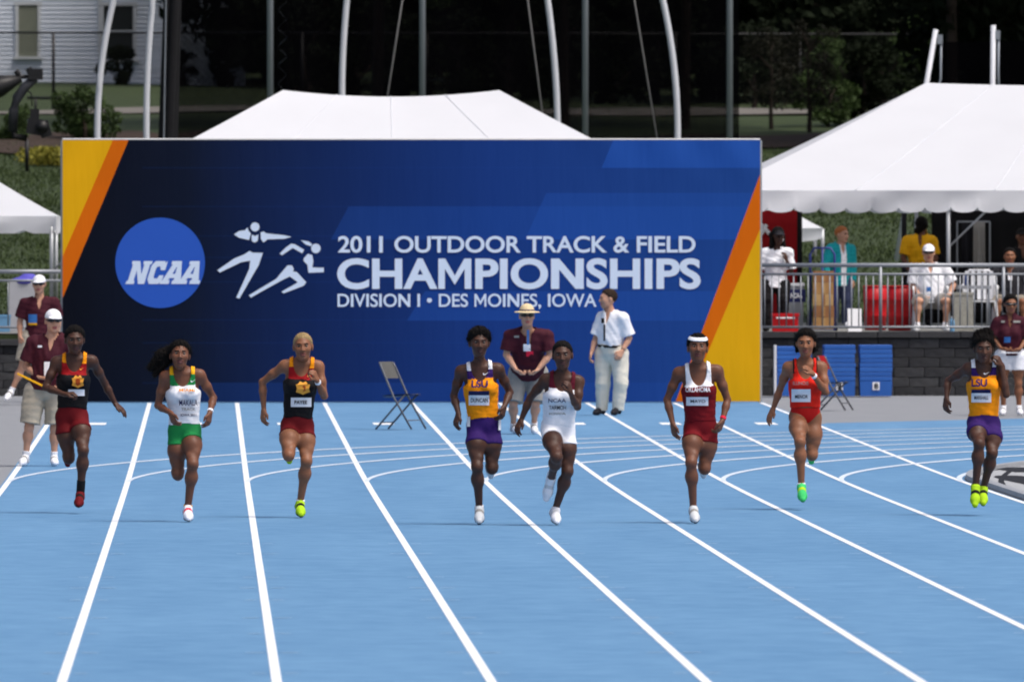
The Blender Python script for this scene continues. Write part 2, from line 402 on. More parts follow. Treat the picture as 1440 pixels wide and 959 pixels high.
# cloth with shallow real waves
nu, nv = 120, 44; bv = []; bf = []
for j in range(nv + 1):
    for i in range(nu + 1):
        fx = i / nu; fz = j / nv
        w = .024 * math.sin(fx * 70 + 14 * fz * (1 if fx > .5 else -1)) * max(0, fz - .84) * 6 * (abs(fx - .5) * 2) ** 2 + .010 * math.sin(fx * 34 - 5 * fz) * max(0, .13 - fz) * 7 + .004 * math.sin(fx * 17 + fz * 9)
        bv.append((-W_ / 2 + fx * W_, w, fz * H_))
for j in range(nv):
    for i in range(nu): q = j * (nu + 1) + i; bf.append([q, q + 1, q + nu + 2, q + nu + 1])
cl = obj('cloth', bv, bf, bannerm, None, True); cl.parent = broot
fr = MB(); gal = mat('frame_tube', (170, 174, 178), .4, .05, 5, metal=.5)
for x in (-W_ / 2 + .0, W_ / 2): MB().tube([(x, .05, -.02), (x, .05, H_)], .03).build('frame_post', gal, None).parent = broot
for z in (.03, H_ + .004): MB().tube([(-W_ / 2, .05, z), (W_ / 2, .05, z)], .024).build('frame_rail', gal, None).parent = broot
for x in np.linspace(-W_ / 2 + 1.6, W_ / 2 - 1.6, 5): MB().tube([(x, .06, H_), (x, .085, 0)], .025).build('frame_post', gal, None).parent = broot
for x in np.linspace(-W_ / 2 + 1.0, W_ / 2 - 1.0, 6): MB().tube([(x, .08, H_ * .7), (x, 1.6, 0.01)], .022).build('back_stay', gal, None).parent = broot
ink = mat('banner_white_ink', (212, 224, 240), .55, .02, 2); inkb = mat('banner_blue_ink', (32, 84, 182), .55, .03, 2)
def bxz(px, py): return (-W_ / 2 + (px - 88) / 981 * W_, (562 - py) / 364.5 * H_)
def print2d(name, vf, m, dy, fit=None, parent=cl):
    v2, f = vf
    if fit is not None:
        x0, x1, yt, yb = fit; P = np.column_stack((x0 + v2[:, 0] * (x1 - x0), yb + v2[:, 1] * (yt - yb)))
    else: P = v2
    pts = [(*bxz(a, c), dy) for a, c in P]
    return obj(name, [(a, c, b_) for a, b_, c in pts], f, m, parent)
circ = lambda cx, cy, r, n=48: [(cx + r * math.cos(t), cy + r * math.sin(t)) for t in np.linspace(0, 2 * math.pi, n, endpoint=False)]
print2d('emblem_disc', poly2d([circ(225, 368.5, 63, 64)]), inkb, -.008)
def shear(p, x, w, y0, y1, sh): return [(x + a * w + sh * b_ * (y0 - y1) * -1, y0 + (y1 - y0) * b_) for a, b_ in p]
def ncaa(letter, x, w):
    yb, yt = 398, 366
    S = {'N': [[(0, 0), (.03, .14), (.09, .14), (.09, .86), (.03, .86), (.0, 1), (.42, 1), (.68, .42), (.68, .86), (.62, .86), (.60, 1), (1.06, 1), (1.06, .86), (.98, .86), (.98, 0), (.66, 0), (.38, .6), (.38, .14), (.44, .14), (.44, 0)]],
         'C': [[(.2, 0), (.0, .2), (.0, .8), (.2, 1), (.82, 1), (.88, .92), (1, 1), (1, .6), (.7, .6), (.62, .76), (.42, .76), (.36, .66), (.36, .34), (.42, .24), (.64, .24), (.72, .38), (1, .38), (1, .2), (.82, 0)]],
         'A': [[(-.12, 0), (-.12, .16), (-.02, .16), (.28, .86), (.2, .86), (.2, 1), (.72, 1), (.98, .16), (1.08, .16), (1.08, 0), (.52, 0), (.52, .16), (.60, .16), (.58, .26), (.34, .26), (.29, .16), (.38, .16), (.38, 0)], [(.42, .44), (.53, .74), (.56, .74), (.57, .44)]]}[letter]
    return [[(x + a * w + 10 * b_, yb + (yt - yb) * b_) for a, b_ in p] for p in S]
for k, (l_, x_, w_) in enumerate((('N', 176, 27), ('C', 205, 21), ('A', 227, 26), ('A', 252, 26))): print2d('emblem_letter', poly2d(ncaa(l_, x_, w_)), ink, -.0125 - .0012 * k)
e_ = lambda pts: [(x / 4.235 + 140, y / 4.235 + 280) for x, y in pts]
EM = [circ(925 / 4.235 + 140, 163 / 4.235 + 280, 6.3, 24), circ(1287 / 4.235 + 140, 290 / 4.235 + 280, 6.6, 24),
      e_([(800, 207), (830, 187), (866, 182), (880, 165), (886, 186), (900, 200), (890, 240), (830, 227)]),
      e_([(905, 207), (925, 217), (945, 207), (941, 245), (922, 256), (905, 245)]),
      e_([(958, 196), (975, 190), (992, 201), (1100, 212), (1142, 222), (1100, 233), (1000, 236), (975, 255), (960, 235)]),
      e_([(893, 304), (910, 315), (972, 316), (946, 390), (925, 425), (832, 586), (813, 580), (850, 500), (890, 412), (896, 362), (840, 372), (715, 432), (701, 418), (800, 350), (860, 325)]),
      e_([(1198, 241), (1245, 249), (1264, 264), (1258, 277), (1225, 266)]),
      e_([(1072, 320), (1110, 283), (1140, 262), (1162, 265), (1217, 298), (1206, 319), (1150, 287), (1085, 330)]),
      e_([(1214, 350), (1238, 322), (1265, 328), (1272, 365), (1266, 402), (1334, 404), (1334, 430), (1243, 434), (1237, 387), (1215, 365)]),
      e_([(1118, 390), (1145, 390), (1156, 412), (1150, 425), (1175, 430), (1230, 490), (1215, 510), (1095, 555), (1083, 545), (1180, 490), (1132, 455), (1080, 480), (900, 580), (888, 566), (1050, 470)])]
for p in EM: print2d('runner_emblem', poly2d([p]), ink, -.008)
def comps(vf):
    """bounding boxes of the separate glyphs of a set line, left to right"""
    v2, f = vf; par = list(range(len(v2)))
    def fd(i):
        while par[i] != i: par[i] = par[par[i]]; i = par[i]
        return i
    for q in f:
        for k in q[1:]: par[fd(k)] = fd(q[0])
    gr = {}
    for i in range(len(v2)): gr.setdefault(fd(i), []).append(i)
    bx = [(v2[ix].min(0), v2[ix].max(0)) for ix in gr.values() if len(ix) > 2]
    return sorted(bx, key=lambda b_: b_[0][0] + b_[1][0])
def mglyph(ch, t):
    if ch == 'M': return [[(0, 0), (0, 1), (t * 1.05, 1), (.5, .44), (1 - t * 1.05, 1), (1, 1), (1, 0), (1 - t, 0), (1 - t, .66), (.5, .14), (t, .66), (t, 0)]]
    return [[(0, 0), (0, 1), (t * 1.0, 1), (1 - t, .36), (1 - t, 1), (1, 1), (1, 0), (1 - t * 1.0, 0), (t, .64), (t, 0)]]
def line(text, fit, off, ex, t, space):
    chars = [c for c in text if c != ' ']; bx = comps(text2d(text, 0.0, space=space)); x0, x1, yt, yb = fit
    for ch, (lo_, hi_) in zip(chars, bx):
        vf = poly2d(mglyph(ch, t * (1.0 if ch == 'N' else .8))) if ch in 'MN' else text2d(ch, off)
        a0 = x0 + lo_[0] * (x1 - x0) - ex; a1 = x0 + hi_[0] * (x1 - x0) + ex; b0 = yb + lo_[1] * (yt - yb); b1 = yb + hi_[1] * (yt - yb)
        print2d('headline_letter', vf, ink, -.008, (a0, a1, b1, b0))
line('2011 OUTDOOR TRACK & FIELD', (476, 977, 331, 354.5), .02, .9, .25, 1.0)
line('CHAMPIONSHIPS', (476, 983, 362, 405.5), .03, 2.2, .25, 1.02)
line('DIVISION I \u2022 DES MOINES, IOWA', (475, 838, 411.5, 433), .012, .6, .2, 1.04)
# ================================================================ tents
tentm = mat('tent_vinyl', (233, 236, 242), .5, .03, 1.2, .5, 1.1, trans=.3)
def tent(xa, xb, yf, yb, ze, zr, r0, r1, label, val=.30, nsc=None, legs=None, zg=1.12, zig=False, sag=.07):
    """hip-roofed frame tent: roof sheet with a sagging ridge, scalloped valance all round, legs"""
    root = empty('tent', ((xa + xb) / 2, (yf + yb) / 2, zg), label, 'tent')
    ym = (yf + yb) / 2; n = 24; rv = []; rf = []
    def rows(f):                                   # f 0 eave .. 1 ridge; slightly concave slope
        return f, f ** 1.08
    m = 10
    def patch(E, Rr):                              # E, Rr: lists of eave and ridge points
        b0 = len(rv)
        for j in range(m + 1):
            f, h = rows(j / m)
            for e, r in zip(E, Rr):
                p = e + (r - e) * f; p[2] = e[2] + (r[2] - e[2]) * h; rv.append(tuple(p))
        k = len(E)
        for j in range(m):
            for i in range(k - 1): q = b0 + j * k + i; rf.append([q, q + 1, q + k + 1, q + k])
    def rp(t): return np.array((r0 + (r1 - r0) * t, ym, zr - sag * 4 * t * (1 - t) * (1 - .0)))
    ts = np.linspace(0, 1, n + 1)
    for yy, d in ((yf, 1), (yb, -1)):
        E = [np.array((xa + (xb - xa) * t, yy, ze)) for t in ts]; Rr = [rp(t) for t in ts]
        patch(E if d > 0 else E[::-1], Rr if d > 0 else Rr[::-1])
    for xx, rr, d in ((xa, rp(0), -1), (xb, rp(1), 1)):
        E = [np.array((xx, yf + (yb - yf) * t, ze)) for t in ts]; patch(E if d > 0 else E[::-1], [rr.copy() for _ in ts])
    obj('roof', rv, rf, tentm, root, True)
    for t_ in np.linspace(0, 1, max(3, int((xb - xa) / 2.0) + 1))[1:-1]:   # welded panel seams
        e_0 = np.array((xa + (xb - xa) * t_, yf, ze)); r_0 = rp(t_); sp_ = []
        for j in range(m + 1): f_, h_ = rows(j / m); p_ = e_0 + (r_0 - e_0) * f_; p_[2] = e_0[2] + (r_0[2] - e_0[2]) * h_ + .002; sp_.append(p_)
        MB().tube(sp_, .010, 6).build('roof_seam', tentm, root, True)
    def valance(A, B):
        A = np.array(A, float); B = np.array(B, float); Ln = np.linalg.norm(B - A); k = max(2, round(Ln / .36)) if nsc is None else max(2, round(Ln / nsc)); vv = []; ff = []
        per = 10; K = k * per
        for i in range(K + 1):
            t = i / K; ph = (i % per) / per; p = A + (B - A) * t
            if zig: d = .085 * (abs(ph - .5) * 2 if abs(ph - .5) > .2 else .4) - .03
            else: d = .075 * (1 - math.sin(math.pi * ph) ** .4) if 0 < ph < 1 else .075
            nr_ = np.array((-(B - A)[1], (B - A)[0], 0)) / Ln
            for jj in range(5):                    # soft hanging folds, deeper towards the hem
                fz_ = jj / 4; wv = (.030 * math.sin(t * Ln * 2.3 + 1.7 * fz_ + .8 * math.sin(t * Ln * .9)) + .014 * math.sin(t * Ln * 7.1 + 3 * fz_)) * (.25 + fz_)
                vv.append(tuple(p + nr_ * wv * (1 if jj else 0) + np.array((0, 0, (-val + d) * fz_))))
            if i: ff += [[5 * (i - 1) + jj, 5 * (i - 1) + jj + 1, 5 * i + jj + 1, 5 * i + jj] for jj in range(4)]
        obj('valance', vv, ff, tentm, root, True)
    valance((xa, yf, ze), (xb, yf, ze)); valance((xb, yf, ze), (xb, yb, ze)); valance((xb, yb, ze), (xa, yb, ze)); valance((xa, yb, ze), (xa, yf, ze))
    for x in legs or (xa, xb):
        for y in (yf + .06, yb - .06):
            MB().tube([(x, y, zg - .02), (x, y, ze - .01)], .032, 10).build('leg', gal, root, True)
            MB().box((x, y, zg + .005), (.18, .18, .02)).build('foot_plate', gal, root)
    for x in legs or ():
        MB().tube([(x, yf + .06, ze - .85), (x + .85, yf + .06, ze - .03)], .016, 8).build('brace', gal, root, True)
    return root
yr = 196.0
p0 = U(1006, 270, yr); pr = U(1302, 117, yr + 4.5)
tent(p0[0], p0[0] + 12.5, yr, yr + 9, U(1200, 268, yr)[2], pr[2], pr[0], p0[0] + 9.5, 'big white hip-roofed tent above the spectator terrace right of the banner', val=.33, legs=(U(1334, 300, yr)[0], U(1334, 300, yr)[0] + 3.0, p0[0] + .05, p0[0] + 12.4), sag=.05, nsc=.385)
yr = 197.0
pa, pb_ = U(116, 270, yr), U(990, 270, yr); q0, q1 = U(398, 127, yr + 3), U(702, 125, yr + 3)
tent(pa[0], pb_[0], yr, yr + 6, pa[2], q0[2], q0[0], q1[0], 'white tent roof rising behind the middle of the banner', sag=.10)
yr = 201.0
pb_ = U(79, 304, yr); q1 = U(-40, 232, yr + 3)
tent(pb_[0] - 6, pb_[0], yr, yr + 6, pb_[2], q1[2], pb_[0] - 4.0, q1[0], 'small white tent with notched valance at the left edge', val=.27, nsc=.48, zig=True, legs=(pb_[0] - .07, pb_[0] - 5.9), zg=1.13)
# a small canopy farther up the slope seen under the big tent
yr = 226.0
pc = U(1157, 321, yr)
tent(pc[0] - 3, pc[0], yr, yr + 3, pc[2], pc[2] + .9, pc[0] - 1.55, pc[0] - 1.45, 'little white canopy on the grass seen beneath the big right tent', val=.24, nsc=3.0, zg=T(0, 227) - .05, sag=0)

# ================================================================ throwing cage: curved white poles, straight grey poles, net
polew = mat('cage_pole_white', (208, 212, 220), .4, .04, 3); poleg = mat('cage_pole_grey', (150, 158, 168), .45, .06, 3, metal=.3)
darkc = mat('net_cord', (16, 17, 22), .9, .2, 8, .5, 40)
GRP = 'white curved poles of the throwing cage'
def pole(pts, r, m, name, label, cat='pole', group=None):
    base = pts[0]; root = MB().tube(pts, r, 12).build(name, m, None, True); return tag(root, label, cat, group)
def curve_pole(pb, pt, Y, bend, label):
    a = U(pb[0], pb[1], Y); c = U(pt[0], pt[1], Y); zb = T(a[0], Y); pts = [np.array((a[0], Y, zb))]
    sl = (c - a) / (a[2] - c[2])
    for t in np.linspace(0, 1, 12):
        pts.append(a + (c - a) * t + np.array((bend * 4 * t * (1 - t), 0, 0)))
    d = pts[-1] - pts[-2]
    for k in range(1, 7): d = d + np.array((np.sign(c[0] - a[0]) * .03, 0, 0)); pts.append(pts[-1] + d)
    pole(pts, .054, polew, 'cage_pole', label, 'pole', GRP)
curve_pole((137, 198), (160, 0), 226, -.08, 'white curved cage pole nearest the left edge, leaning right at its top')
curve_pole((206, 198), (215, 0), 227, -.035, 'white cage pole just left of the dark gathered net')
curve_pole((481, 133), (488, 0), 230, -.02, 'white cage pole above the left half of the middle tent')
curve_pole((784, 168), (770, 0), 228, .03, 'white cage pole rising over the right slope of the middle tent')
curve_pole((953, 195), (932, 0), 227, .07, 'white curved cage pole above the right part of the banner')
for px, t in ((380, 'left of the lattice mast'), (594, 'over the centre of the middle tent'), (823, 'at the right end of the middle tent'), (1026, 'nearest the right end of the banner')):
    a = U(px, 200, 240); pole([(a[0], 240, T(a[0], 240)), (a[0], 240, 14)], .058, poleg, 'net_post', 'straight grey net post ' + t, 'post', 'straight grey net posts')
# lattice mast
a = U(397, 130, 243); root = empty('lattice_mast', (a[0], 243, T(0, 243)), 'dark lattice mast beside a grey post above the middle tent', 'mast')
for dx_ in (-.09, .09): MB().tube([(a[0] + dx_, 243, T(0, 243)), (a[0] + dx_, 243, 14)], .02, 6).build('upright', darkc, root)
z = T(0, 243) + .1; k = 0
while z < 13.5:
    s_ = 1 if k % 2 else -1; MB().tube([(a[0] - .09 * s_, 243, z), (a[0] + .09 * s_, 243, z + .17)], .012, 5).build('lacing_bar', poleg, root); z += .17; k += 1
# gathered net column: twisted rope-like folds
a = U(236, 198, 232); top = U(243, 0, 232)
root = empty('gathered_net', (a[0], 232, T(0, 232)), 'thick column of dark gathered netting beside the second white pole', 'net')
for k in range(9):
    ph = k * 2.39; rr = .10 if k < 7 else .04; pts = []
    for t in np.linspace(0, 1, 26):
        z = T(0, 232) + t * 12; cx = a[0] + (top[0] - a[0]) * (z - a[2]) / (top[2] - a[2])
        pts.append((cx + rr * math.cos(ph + 1.2 * t) * (1 + .15 * math.sin(9 * t + k)), 232 + rr * math.sin(ph + 1.2 * t), z))
    MB().tube(pts, .065 + .02 * math.sin(k), 8).build('net_fold', darkc, root, True)
MB().tube([(a[0] - .1, 231.8, T(0, 232)), (a[0] - .04, 231.8, 6), (a[0] + .05, 231.8, 13)], .012, 6).build('rope', poleg, root)
# the hanging net
netm = netmat('net_mesh', (5, 5, 7), .018, .0112)
x0_, x1_ = U(240, 100, 241)[0], U(1040, 100, 241)[0]; nv_ = []; nf_ = []
for i in range(41):
    for j in range(13):
        x = x0_ + (x1_ - x0_) * i / 40; nv_.append((x, 241.2 + .12 * math.sin(i * 1.3) + .05 * math.sin(j * 1.1 + i), T(0, 241) + 12 * j / 12))
for i in range(40):
    for j in range(12): q = i * 13 + j; nf_.append([q, q + 13, q + 14, q + 1])
tag(obj('safety_net', nv_, nf_, netm, None, True), 'wide dark safety net hanging behind the middle tent', 'net')
for pts, t in ((((545, 135), (566, 0)), 'beside the white pole left of centre'), (((762, 155), (742, 0)), 'left of the white pole over the tent slope'), (((924, 195), (892, 0)), 'left of the white pole near the right end of the banner')):
    A = U(*pts[0], 231); B = U(*pts[1], 231); d = B - A; s_ = (T(0, 231) - A[2]) / d[2]
    pole([A + d * s_, A + d * 2.2], .014, mat('cable', (112, 112, 112), .6, .1), 'guy_rope', 'thin slack rope ' + t, 'rope', 'thin ropes of the cage')
# cage wing at the right: two white poles with net and pulleys
for (bx, by), (tx, ty), t in (((1303, 118), (1316, 42), 'slanted white pole with pulley above the left peak of the right tent'), ((1396, 118), (1397, 36), 'upright white pole with pulley at the upper right edge')):
    A = U(bx, by, 226); B = U(tx, ty, 226); d = B - A; s_ = (T(0, 226) - A[2]) / d[2]
    root = empty('net_pole', A + d * s_, t, 'pole', 'white net poles at the upper right')
    MB().tube([A + d * s_, B], .045, 12).build('shaft', polew, root, True)
    MB().tube([B + np.array((.09, 0, -.12)), B + np.array((.085, 0, -.85)), A + np.array((.12, 0, -.3))], .02, 8).build('pulley_line', poleg, root, True)
    MB().box(B + np.array((.07, 0, -.17)), (.09, .07, .16)).build('pulley', poleg, root)
A = U(1320, 60, 226.3); B = U(1445, 118, 226.3)
tag(obj('safety_net', [(A[0], 226.3, T(0, 226)), (B[0] + 1, 226.3, T(0, 226)), (B[0] + 1, 226.3, A[2] + .05), (A[0] + .0, 226.3, A[2])], [[0, 1, 2, 3]], netm), 'dark net hanging between the two poles at the upper right', 'net')

# ================================================================ path, bed, fence, house
pathm = mat('path_concrete', (104, 101, 96), .9, .15, 1.5); mulch = mat('mulch', (54, 42, 34), .95, .35, 5, .9, 25)
def hill_strip(pxa, pxb, ya, yb, name, m, dz=.05, n=30):
    vv = []; ff = []
    for i in range(n + 1):
        for j in range(5):
            Y = ya + (yb - ya) * j / 4 + .8 * math.sin(i * .7) * (1 if name == 'planting_bed' else .15); px = pxa + (pxb - pxa) * i / n; X = U(px, 200, Y)[0]
            zz = T(X, Y) + .10 * math.sin(X * .37 + Y * .11) * math.sin(Y * .21 + X * .13) + dz
            vv.append((X, Y, zz))
    for i in range(n):
        for j in range(4): q = i * 5 + j; ff.append([q, q + 5, q + 6, q + 1])
    return tag(obj(name, vv, ff, m), kind='structure')
hill_strip(-60, 1500, 318.5, 324, 'path', pathm, .05)
hill_strip(-60, 300, 289, 303, 'planting_bed', mulch, .05)
hill_strip(620, 1500, 296, 303, 'planting_bed', mulch, .05)
blackm = mat('black_metal', (24, 25, 28), .5, .1, 6)
chain = netmat('chain_link', (30, 31, 33), .03, .0022)
FY = 325.0
root = empty('chain_link_fence', U(-60, 158, FY), 'black chain link fence running along the hilltop path', 'fence')
zb = T(0, FY) - .02; ft = U(75, 46, FY)[2]
for k, px in enumerate(range(-100, 1560, 175)):
    x = U(px, 100, FY)[0]; MB().tube([(x, FY, zb), (x, FY, ft)], .042, 8).build('post', blackm, root, True)
xa_, xb_ = U(-120, 100, FY)[0], U(1560, 100, FY)[0]
MB().tube([(xa_, FY, ft - .0), (xb_, FY, ft - .05)], .028, 8).build('top_rail', blackm, root, True)
obj('wire_mesh', [(xa_, FY + .05, zb), (xb_, FY + .05, zb), (xb_, FY + .05, ft), (xa_, FY + .05, ft)], [[0, 1, 2, 3]], chain, root)
HY = 316.0
root = empty('hand_rail', U(45, 158, HY), 'low black handrail beside the path below the white house', 'railing')
A, B = U(38, 138, HY), U(140, 139, HY)
MB().tube([A, B], .035, 8).build('rail', blackm, root, True)
for px in (50, 122): c = U(px, 139, HY); MB().tube([(c[0], HY, T(0, HY) - .03), c], .035, 8).build('post', blackm, root, True)

hy = 372.0
sid = [mat('siding_%d' % k, c, .7, .04, 3) for k, c in enumerate(((206, 214, 226), (200, 208, 220), (210, 217, 228)))]
trim = mat('house_trim', (196, 200, 204), .6, .05, 3); shade = mat('blind', (118, 122, 108), .8, .1, 3); glassd = mat('window_glass', (34, 40, 44), .12, .1, 2, spec=.6); found = mat('foundation', (120, 118, 114), .9, .15, 3)
hx0, hx1 = U(-160, 100, hy)[0], U(345, 100, hy)[0]; hz0 = U(100, 122, hy)[2]; hz1 = hz0 + 6.2
house = empty('house', ((hx0 + hx1) / 2, hy, hz0 - .3), 'white clapboard house at the top left behind the black fence', 'house')
MB().box(((hx0 + hx1) / 2, hy + 3.1, (hz0 + hz1) / 2 + .05), (hx1 - hx0 - .06, 6, hz1 - hz0 - .1)).build('wall', sid[0], house)
MB().box(((hx0 + hx1) / 2, hy + 3.1, hz0 - .3), (hx1 - hx0 - .1, 5.9, .72)).build('foundation', found, house)
bh = .128; z = hz0; k = 0
while z < hz1 - .02:
    m_ = MB(); m_.v = [(hx0, hy - .012, z), (hx1, hy - .012, z), (hx1, hy + .09, z), (hx0, hy + .09, z), (hx0, hy + .012, z + bh - .003), (hx1, hy + .012, z + bh - .003), (hx1, hy + .09, z + bh - .003), (hx0, hy + .09, z + bh - .003)]
    m_.f = [[0, 1, 5, 4], [1, 2, 6, 5], [2, 3, 7, 6], [3, 0, 4, 7], [4, 5, 6, 7], [3, 2, 1, 0]]
    m_.build('clapboard', sid[rnd.randrange(3)], house); z += bh; k += 1
for (px0, px1, pt, pb2, kind) in ((26, 53, 8, 80, 0), (146, 187, 9, 84, 1), (299, 334, 12, 86, 1), (-90, -62, 8, 80, 0)):
    A = U(px0, pb2, hy); B = U(px1, pt, hy); w = B[0] - A[0]; h = B[2] - A[2]; cx = (A[0] + B[0]) / 2; cz = (A[2] + B[2]) / 2
    wr = MB(); wr.box((cx, hy - .02, cz), (w, .04, h)); wi = wr.build('window', shade if kind == 0 else glassd, house)
    for dx_ in (-1, 1): MB().box((cx + dx_ * (w / 2 + .045), hy - .035, cz), (.09, .07, h + .02)).build('frame', trim, wi)
    MB().box((cx, hy - .036, cz + h / 2 + .06), (w + .24, .08, .10)).build('frame', trim, wi)
    MB().box((cx, hy - .06, cz - h / 2 - .04), (w + .28, .14, .07)).build('sill', trim, wi)
    if kind: MB().box((cx, hy - .045, cz + h * .02), (w - .004, .03, .07)).build('sash_bar', trim, wi)
MB().box((U(140, 60, hy)[0], hy - .03, (hz0 + hz1) / 2), (.09, .06, hz1 - hz0)).build('corner_board', trim, house)
rv_ = [(hx0 - .3, hy - .4, hz1), (hx1 + .3, hy - .4, hz1), (hx1 + .3, hy + 6.5, hz1), (hx0 - .3, hy + 6.5, hz1), (hx0 - .3, hy + 3, hz1 + 2.6), (hx1 + .3, hy + 3, hz1 + 2.6)]
obj('roof', rv_, [[0, 1, 5, 4], [2, 3, 4, 5], [1, 2, 5], [3, 0, 4], [3, 2, 1, 0]], mat('roof_shingle', (70, 68, 66), .9, .2, 4), house)

# ================================================================ trees and shrubs
nprs = np.random.RandomState(11)
def leafcloud(clumps, n, size, seed):
    """leaf-sized faces scattered through lumpy clumps: returns verts, faces"""
    rs = np.random.RandomState(seed); V = []; cl_ = np.array(clumps); wgt = cl_[:, 3] ** 2; idx = rs.choice(len(cl_), n, p=wgt / wgt.sum())
    d = rs.normal(size=(n, 3)); d /= np.linalg.norm(d, axis=1)[:, None]; r = rs.uniform(.35, 1.0, n) ** .6
    c = cl_[idx, :3] + d * (r * cl_[idx, 3])[:, None] * np.array((1, 1, .8))
    a = rs.normal(size=(n, 3)); a /= np.linalg.norm(a, axis=1)[:, None]; b = np.cross(a, rs.normal(size=(n, 3))); b /= np.linalg.norm(b, axis=1)[:, None]
    s = (size * rs.uniform(.6, 1.3, n))[:, None]
    V = np.stack((c - a * s, c + b * s * .45, c + a * s, c - b * s * .45), 1).reshape(-1, 3)
    Fq = np.arange(4 * n).reshape(-1, 4); return V, Fq
def tree_meshes(H, R, low, n, size, seed, leafm, barkm, nclump=26, tk=1.0):
    rs = np.random.RandomState(seed); cl_ = []
    for k in range(nclump):
        z = low + (H - low) * rs.uniform(0, 1); f = (z - low) / (H - low); rad = R * (.55 + .6 * math.sin(math.pi * min(1, f * .85 + .12))) * rs.uniform(.2, .9); t = rs.uniform(0, 6.28)
        cl_.append((rad * math.cos(t), rad * math.sin(t), z, R * rs.uniform(.22, .42)))
    V, Fq = leafcloud(cl_, n, size, seed)
    tr = MB(); tr.tube([(0, 0, -.3), (.05, 0, H * .2), (-.05, .04, H * .45), (0, 0, H * .8)], [R * .075 * tk, R * .06 * tk, R * .045 * tk, R * .015], 10)
    for c in cl_[::3]:
        z0 = max(H * .15, c[2] - R * .6); tr.tube([(0, 0, z0), (c[0] * .5, c[1] * .5, (z0 + c[2]) / 2 + .1), c[:3]], [R * .03, R * .02, R * .008], 6)
    mc = bpy.data.meshes.new('crown'); mc.from_pydata(V.tolist(), [], Fq.tolist()); mc.materials.append(leafm)
    mt = bpy.data.meshes.new('trunk'); mt.from_pydata([tuple(map(float, v)) for v in tr.v], [], tr.f); mt.materials.append(barkm)
    return mc, mt
def put_tree(ms, X, Y, rot, sc, name, label, cat, group=None, dz=0.0):
    root = empty(name, (X, Y, T(X, Y) + dz), label, cat, group); root.rotation_euler.z = rot; root.scale = (sc,) * 3
    for nm, me in zip(('crown', 'trunk'), ms):
        o = bpy.data.objects.new(nm, me); COL.objects.link(o); o.parent = root
    return root
bark = mat('bark', (52, 44, 38), .95, .3, 8, .8, 20)
leafd = mat('leaf_dark', (23, 31, 18), .8, .4, .7, trans=.12, spec=.1); leafm_ = mat('leaf_mid', (54, 74, 32), .75, .35, .9, trans=.15); leafb = mat('leaf_olive', (36, 37, 24), .8, .35, .9, trans=.15)
big = [tree_meshes(13, 4.6, 1.2, 9000, .26, s, leafd, bark, 44) for s in (1, 2)]
mid = tree_meshes(4.4, 1.7, .7, 5200, .10, 5, leafm_, bark, 26)
thin = tree_meshes(4.6, 1.5, 1.0, 2600, .09, 6, leafb, bark, 22)
bush = tree_meshes(1.5, 1.0, .2, 3000, .075, 8, leafm_, bark, 20); bushd = tree_meshes(1.9, 1.1, .25, 3200, .09, 9, leafd, bark, 20)
TG = 'tall dark trees behind the fence'
spots = [(395, 366, 'behind the left end of the middle tent'), (470, 380, 'behind the middle tent, left of its centre'), (560, 368, 'behind the grey post over the tent'), (650, 382, 'behind the right half of the middle tent'), (740, 367, 'behind the right slope of the middle tent'),
         (830, 380, 'behind the grey post at the end of the tent'), (915, 366, 'behind the white pole near the end of the banner'), (1000, 381, 'behind the post nearest the end of the banner'), (1090, 372, 'above the gap between banner and right tent'), (1185, 384, 'left of the bright green tree'), (1280, 376, 'behind the bright green tree'), (1370, 384, 'between the two poles at the upper right'), (1455, 374, 'at the upper right corner'), (385, 376, 'against the right end of the white house')]
for k, (px, Y, t) in enumerate(spots): put_tree(big[k % 2], U(px, 100, Y)[0], Y, k * 1.7, .95 + .12 * math.sin(k * 2.1), 'tree', 'tall dark leafy tree ' + t, 'tree', TG)
put_tree(mid, U(1282, 150, 333)[0], 333, .4, .52, 'tree', 'bright green bushy tree left of the slanted pole at the upper right', 'tree')
put_tree(thin, U(1138, 150, 306)[0], 306, 1.1, .56, 'tree', 'thin olive young tree in the gap between banner and right tent', 'tree')
put_tree(thin, U(1085, 150, 309)[0], 309, 2.4, .50, 'tree', 'thin olive sapling just right of the top corner of the banner', 'tree')
put_tree(mid, U(1192, 150, 318)[0], 330, 2.0, .42, 'tree', 'low mid green tree between the olive tree and the bright tree', 'tree')
put_tree(mid, U(690, 80, 340)[0], 345, 3.0, .95, 'tree', 'mid green tree dim behind the net above the tent ridge', 'tree')
for px, Y, t in ((1432, 301, 'added for shade behind the upright pole at upper right edge'), (1225, 337, 'left of the bright green tree, close behind the fence'), (1120, 340, 'behind the olive trees in the gap right of the banner'), (1335, 343, 'just right of the bright green tree')):  # the first one is added to shade the gap right of the banner
    put_tree(big[int(px) % 2], U(px, 100, Y)[0], Y, px * .31, .9, 'tree', 'tall dark leafy tree ' + t, 'tree', TG)
tall = tree_meshes(15, 4.8, 6.2, 6000, .28, 12, leafd, bark, 34, .42)  # added trees, crowns above the view, to shade the hilltop lawn
for X_, Y_, t in ((16.8, 297, 'behind the upright pole at the upper right'), (21.5, 293, 'just beyond the right edge'), (11.1, 308, 'left of the last grey net post'), (8.2, 305, 'behind the net left of the curved white pole'), (3.9, 307, 'behind the net over the tent ridge')):
    put_tree(tall, X_, Y_, X_ * 1.7, 1.0, 'tree', 'tall dark trunk of added shade tree ' + t, 'tree', 'shade trees added on the hilltop')
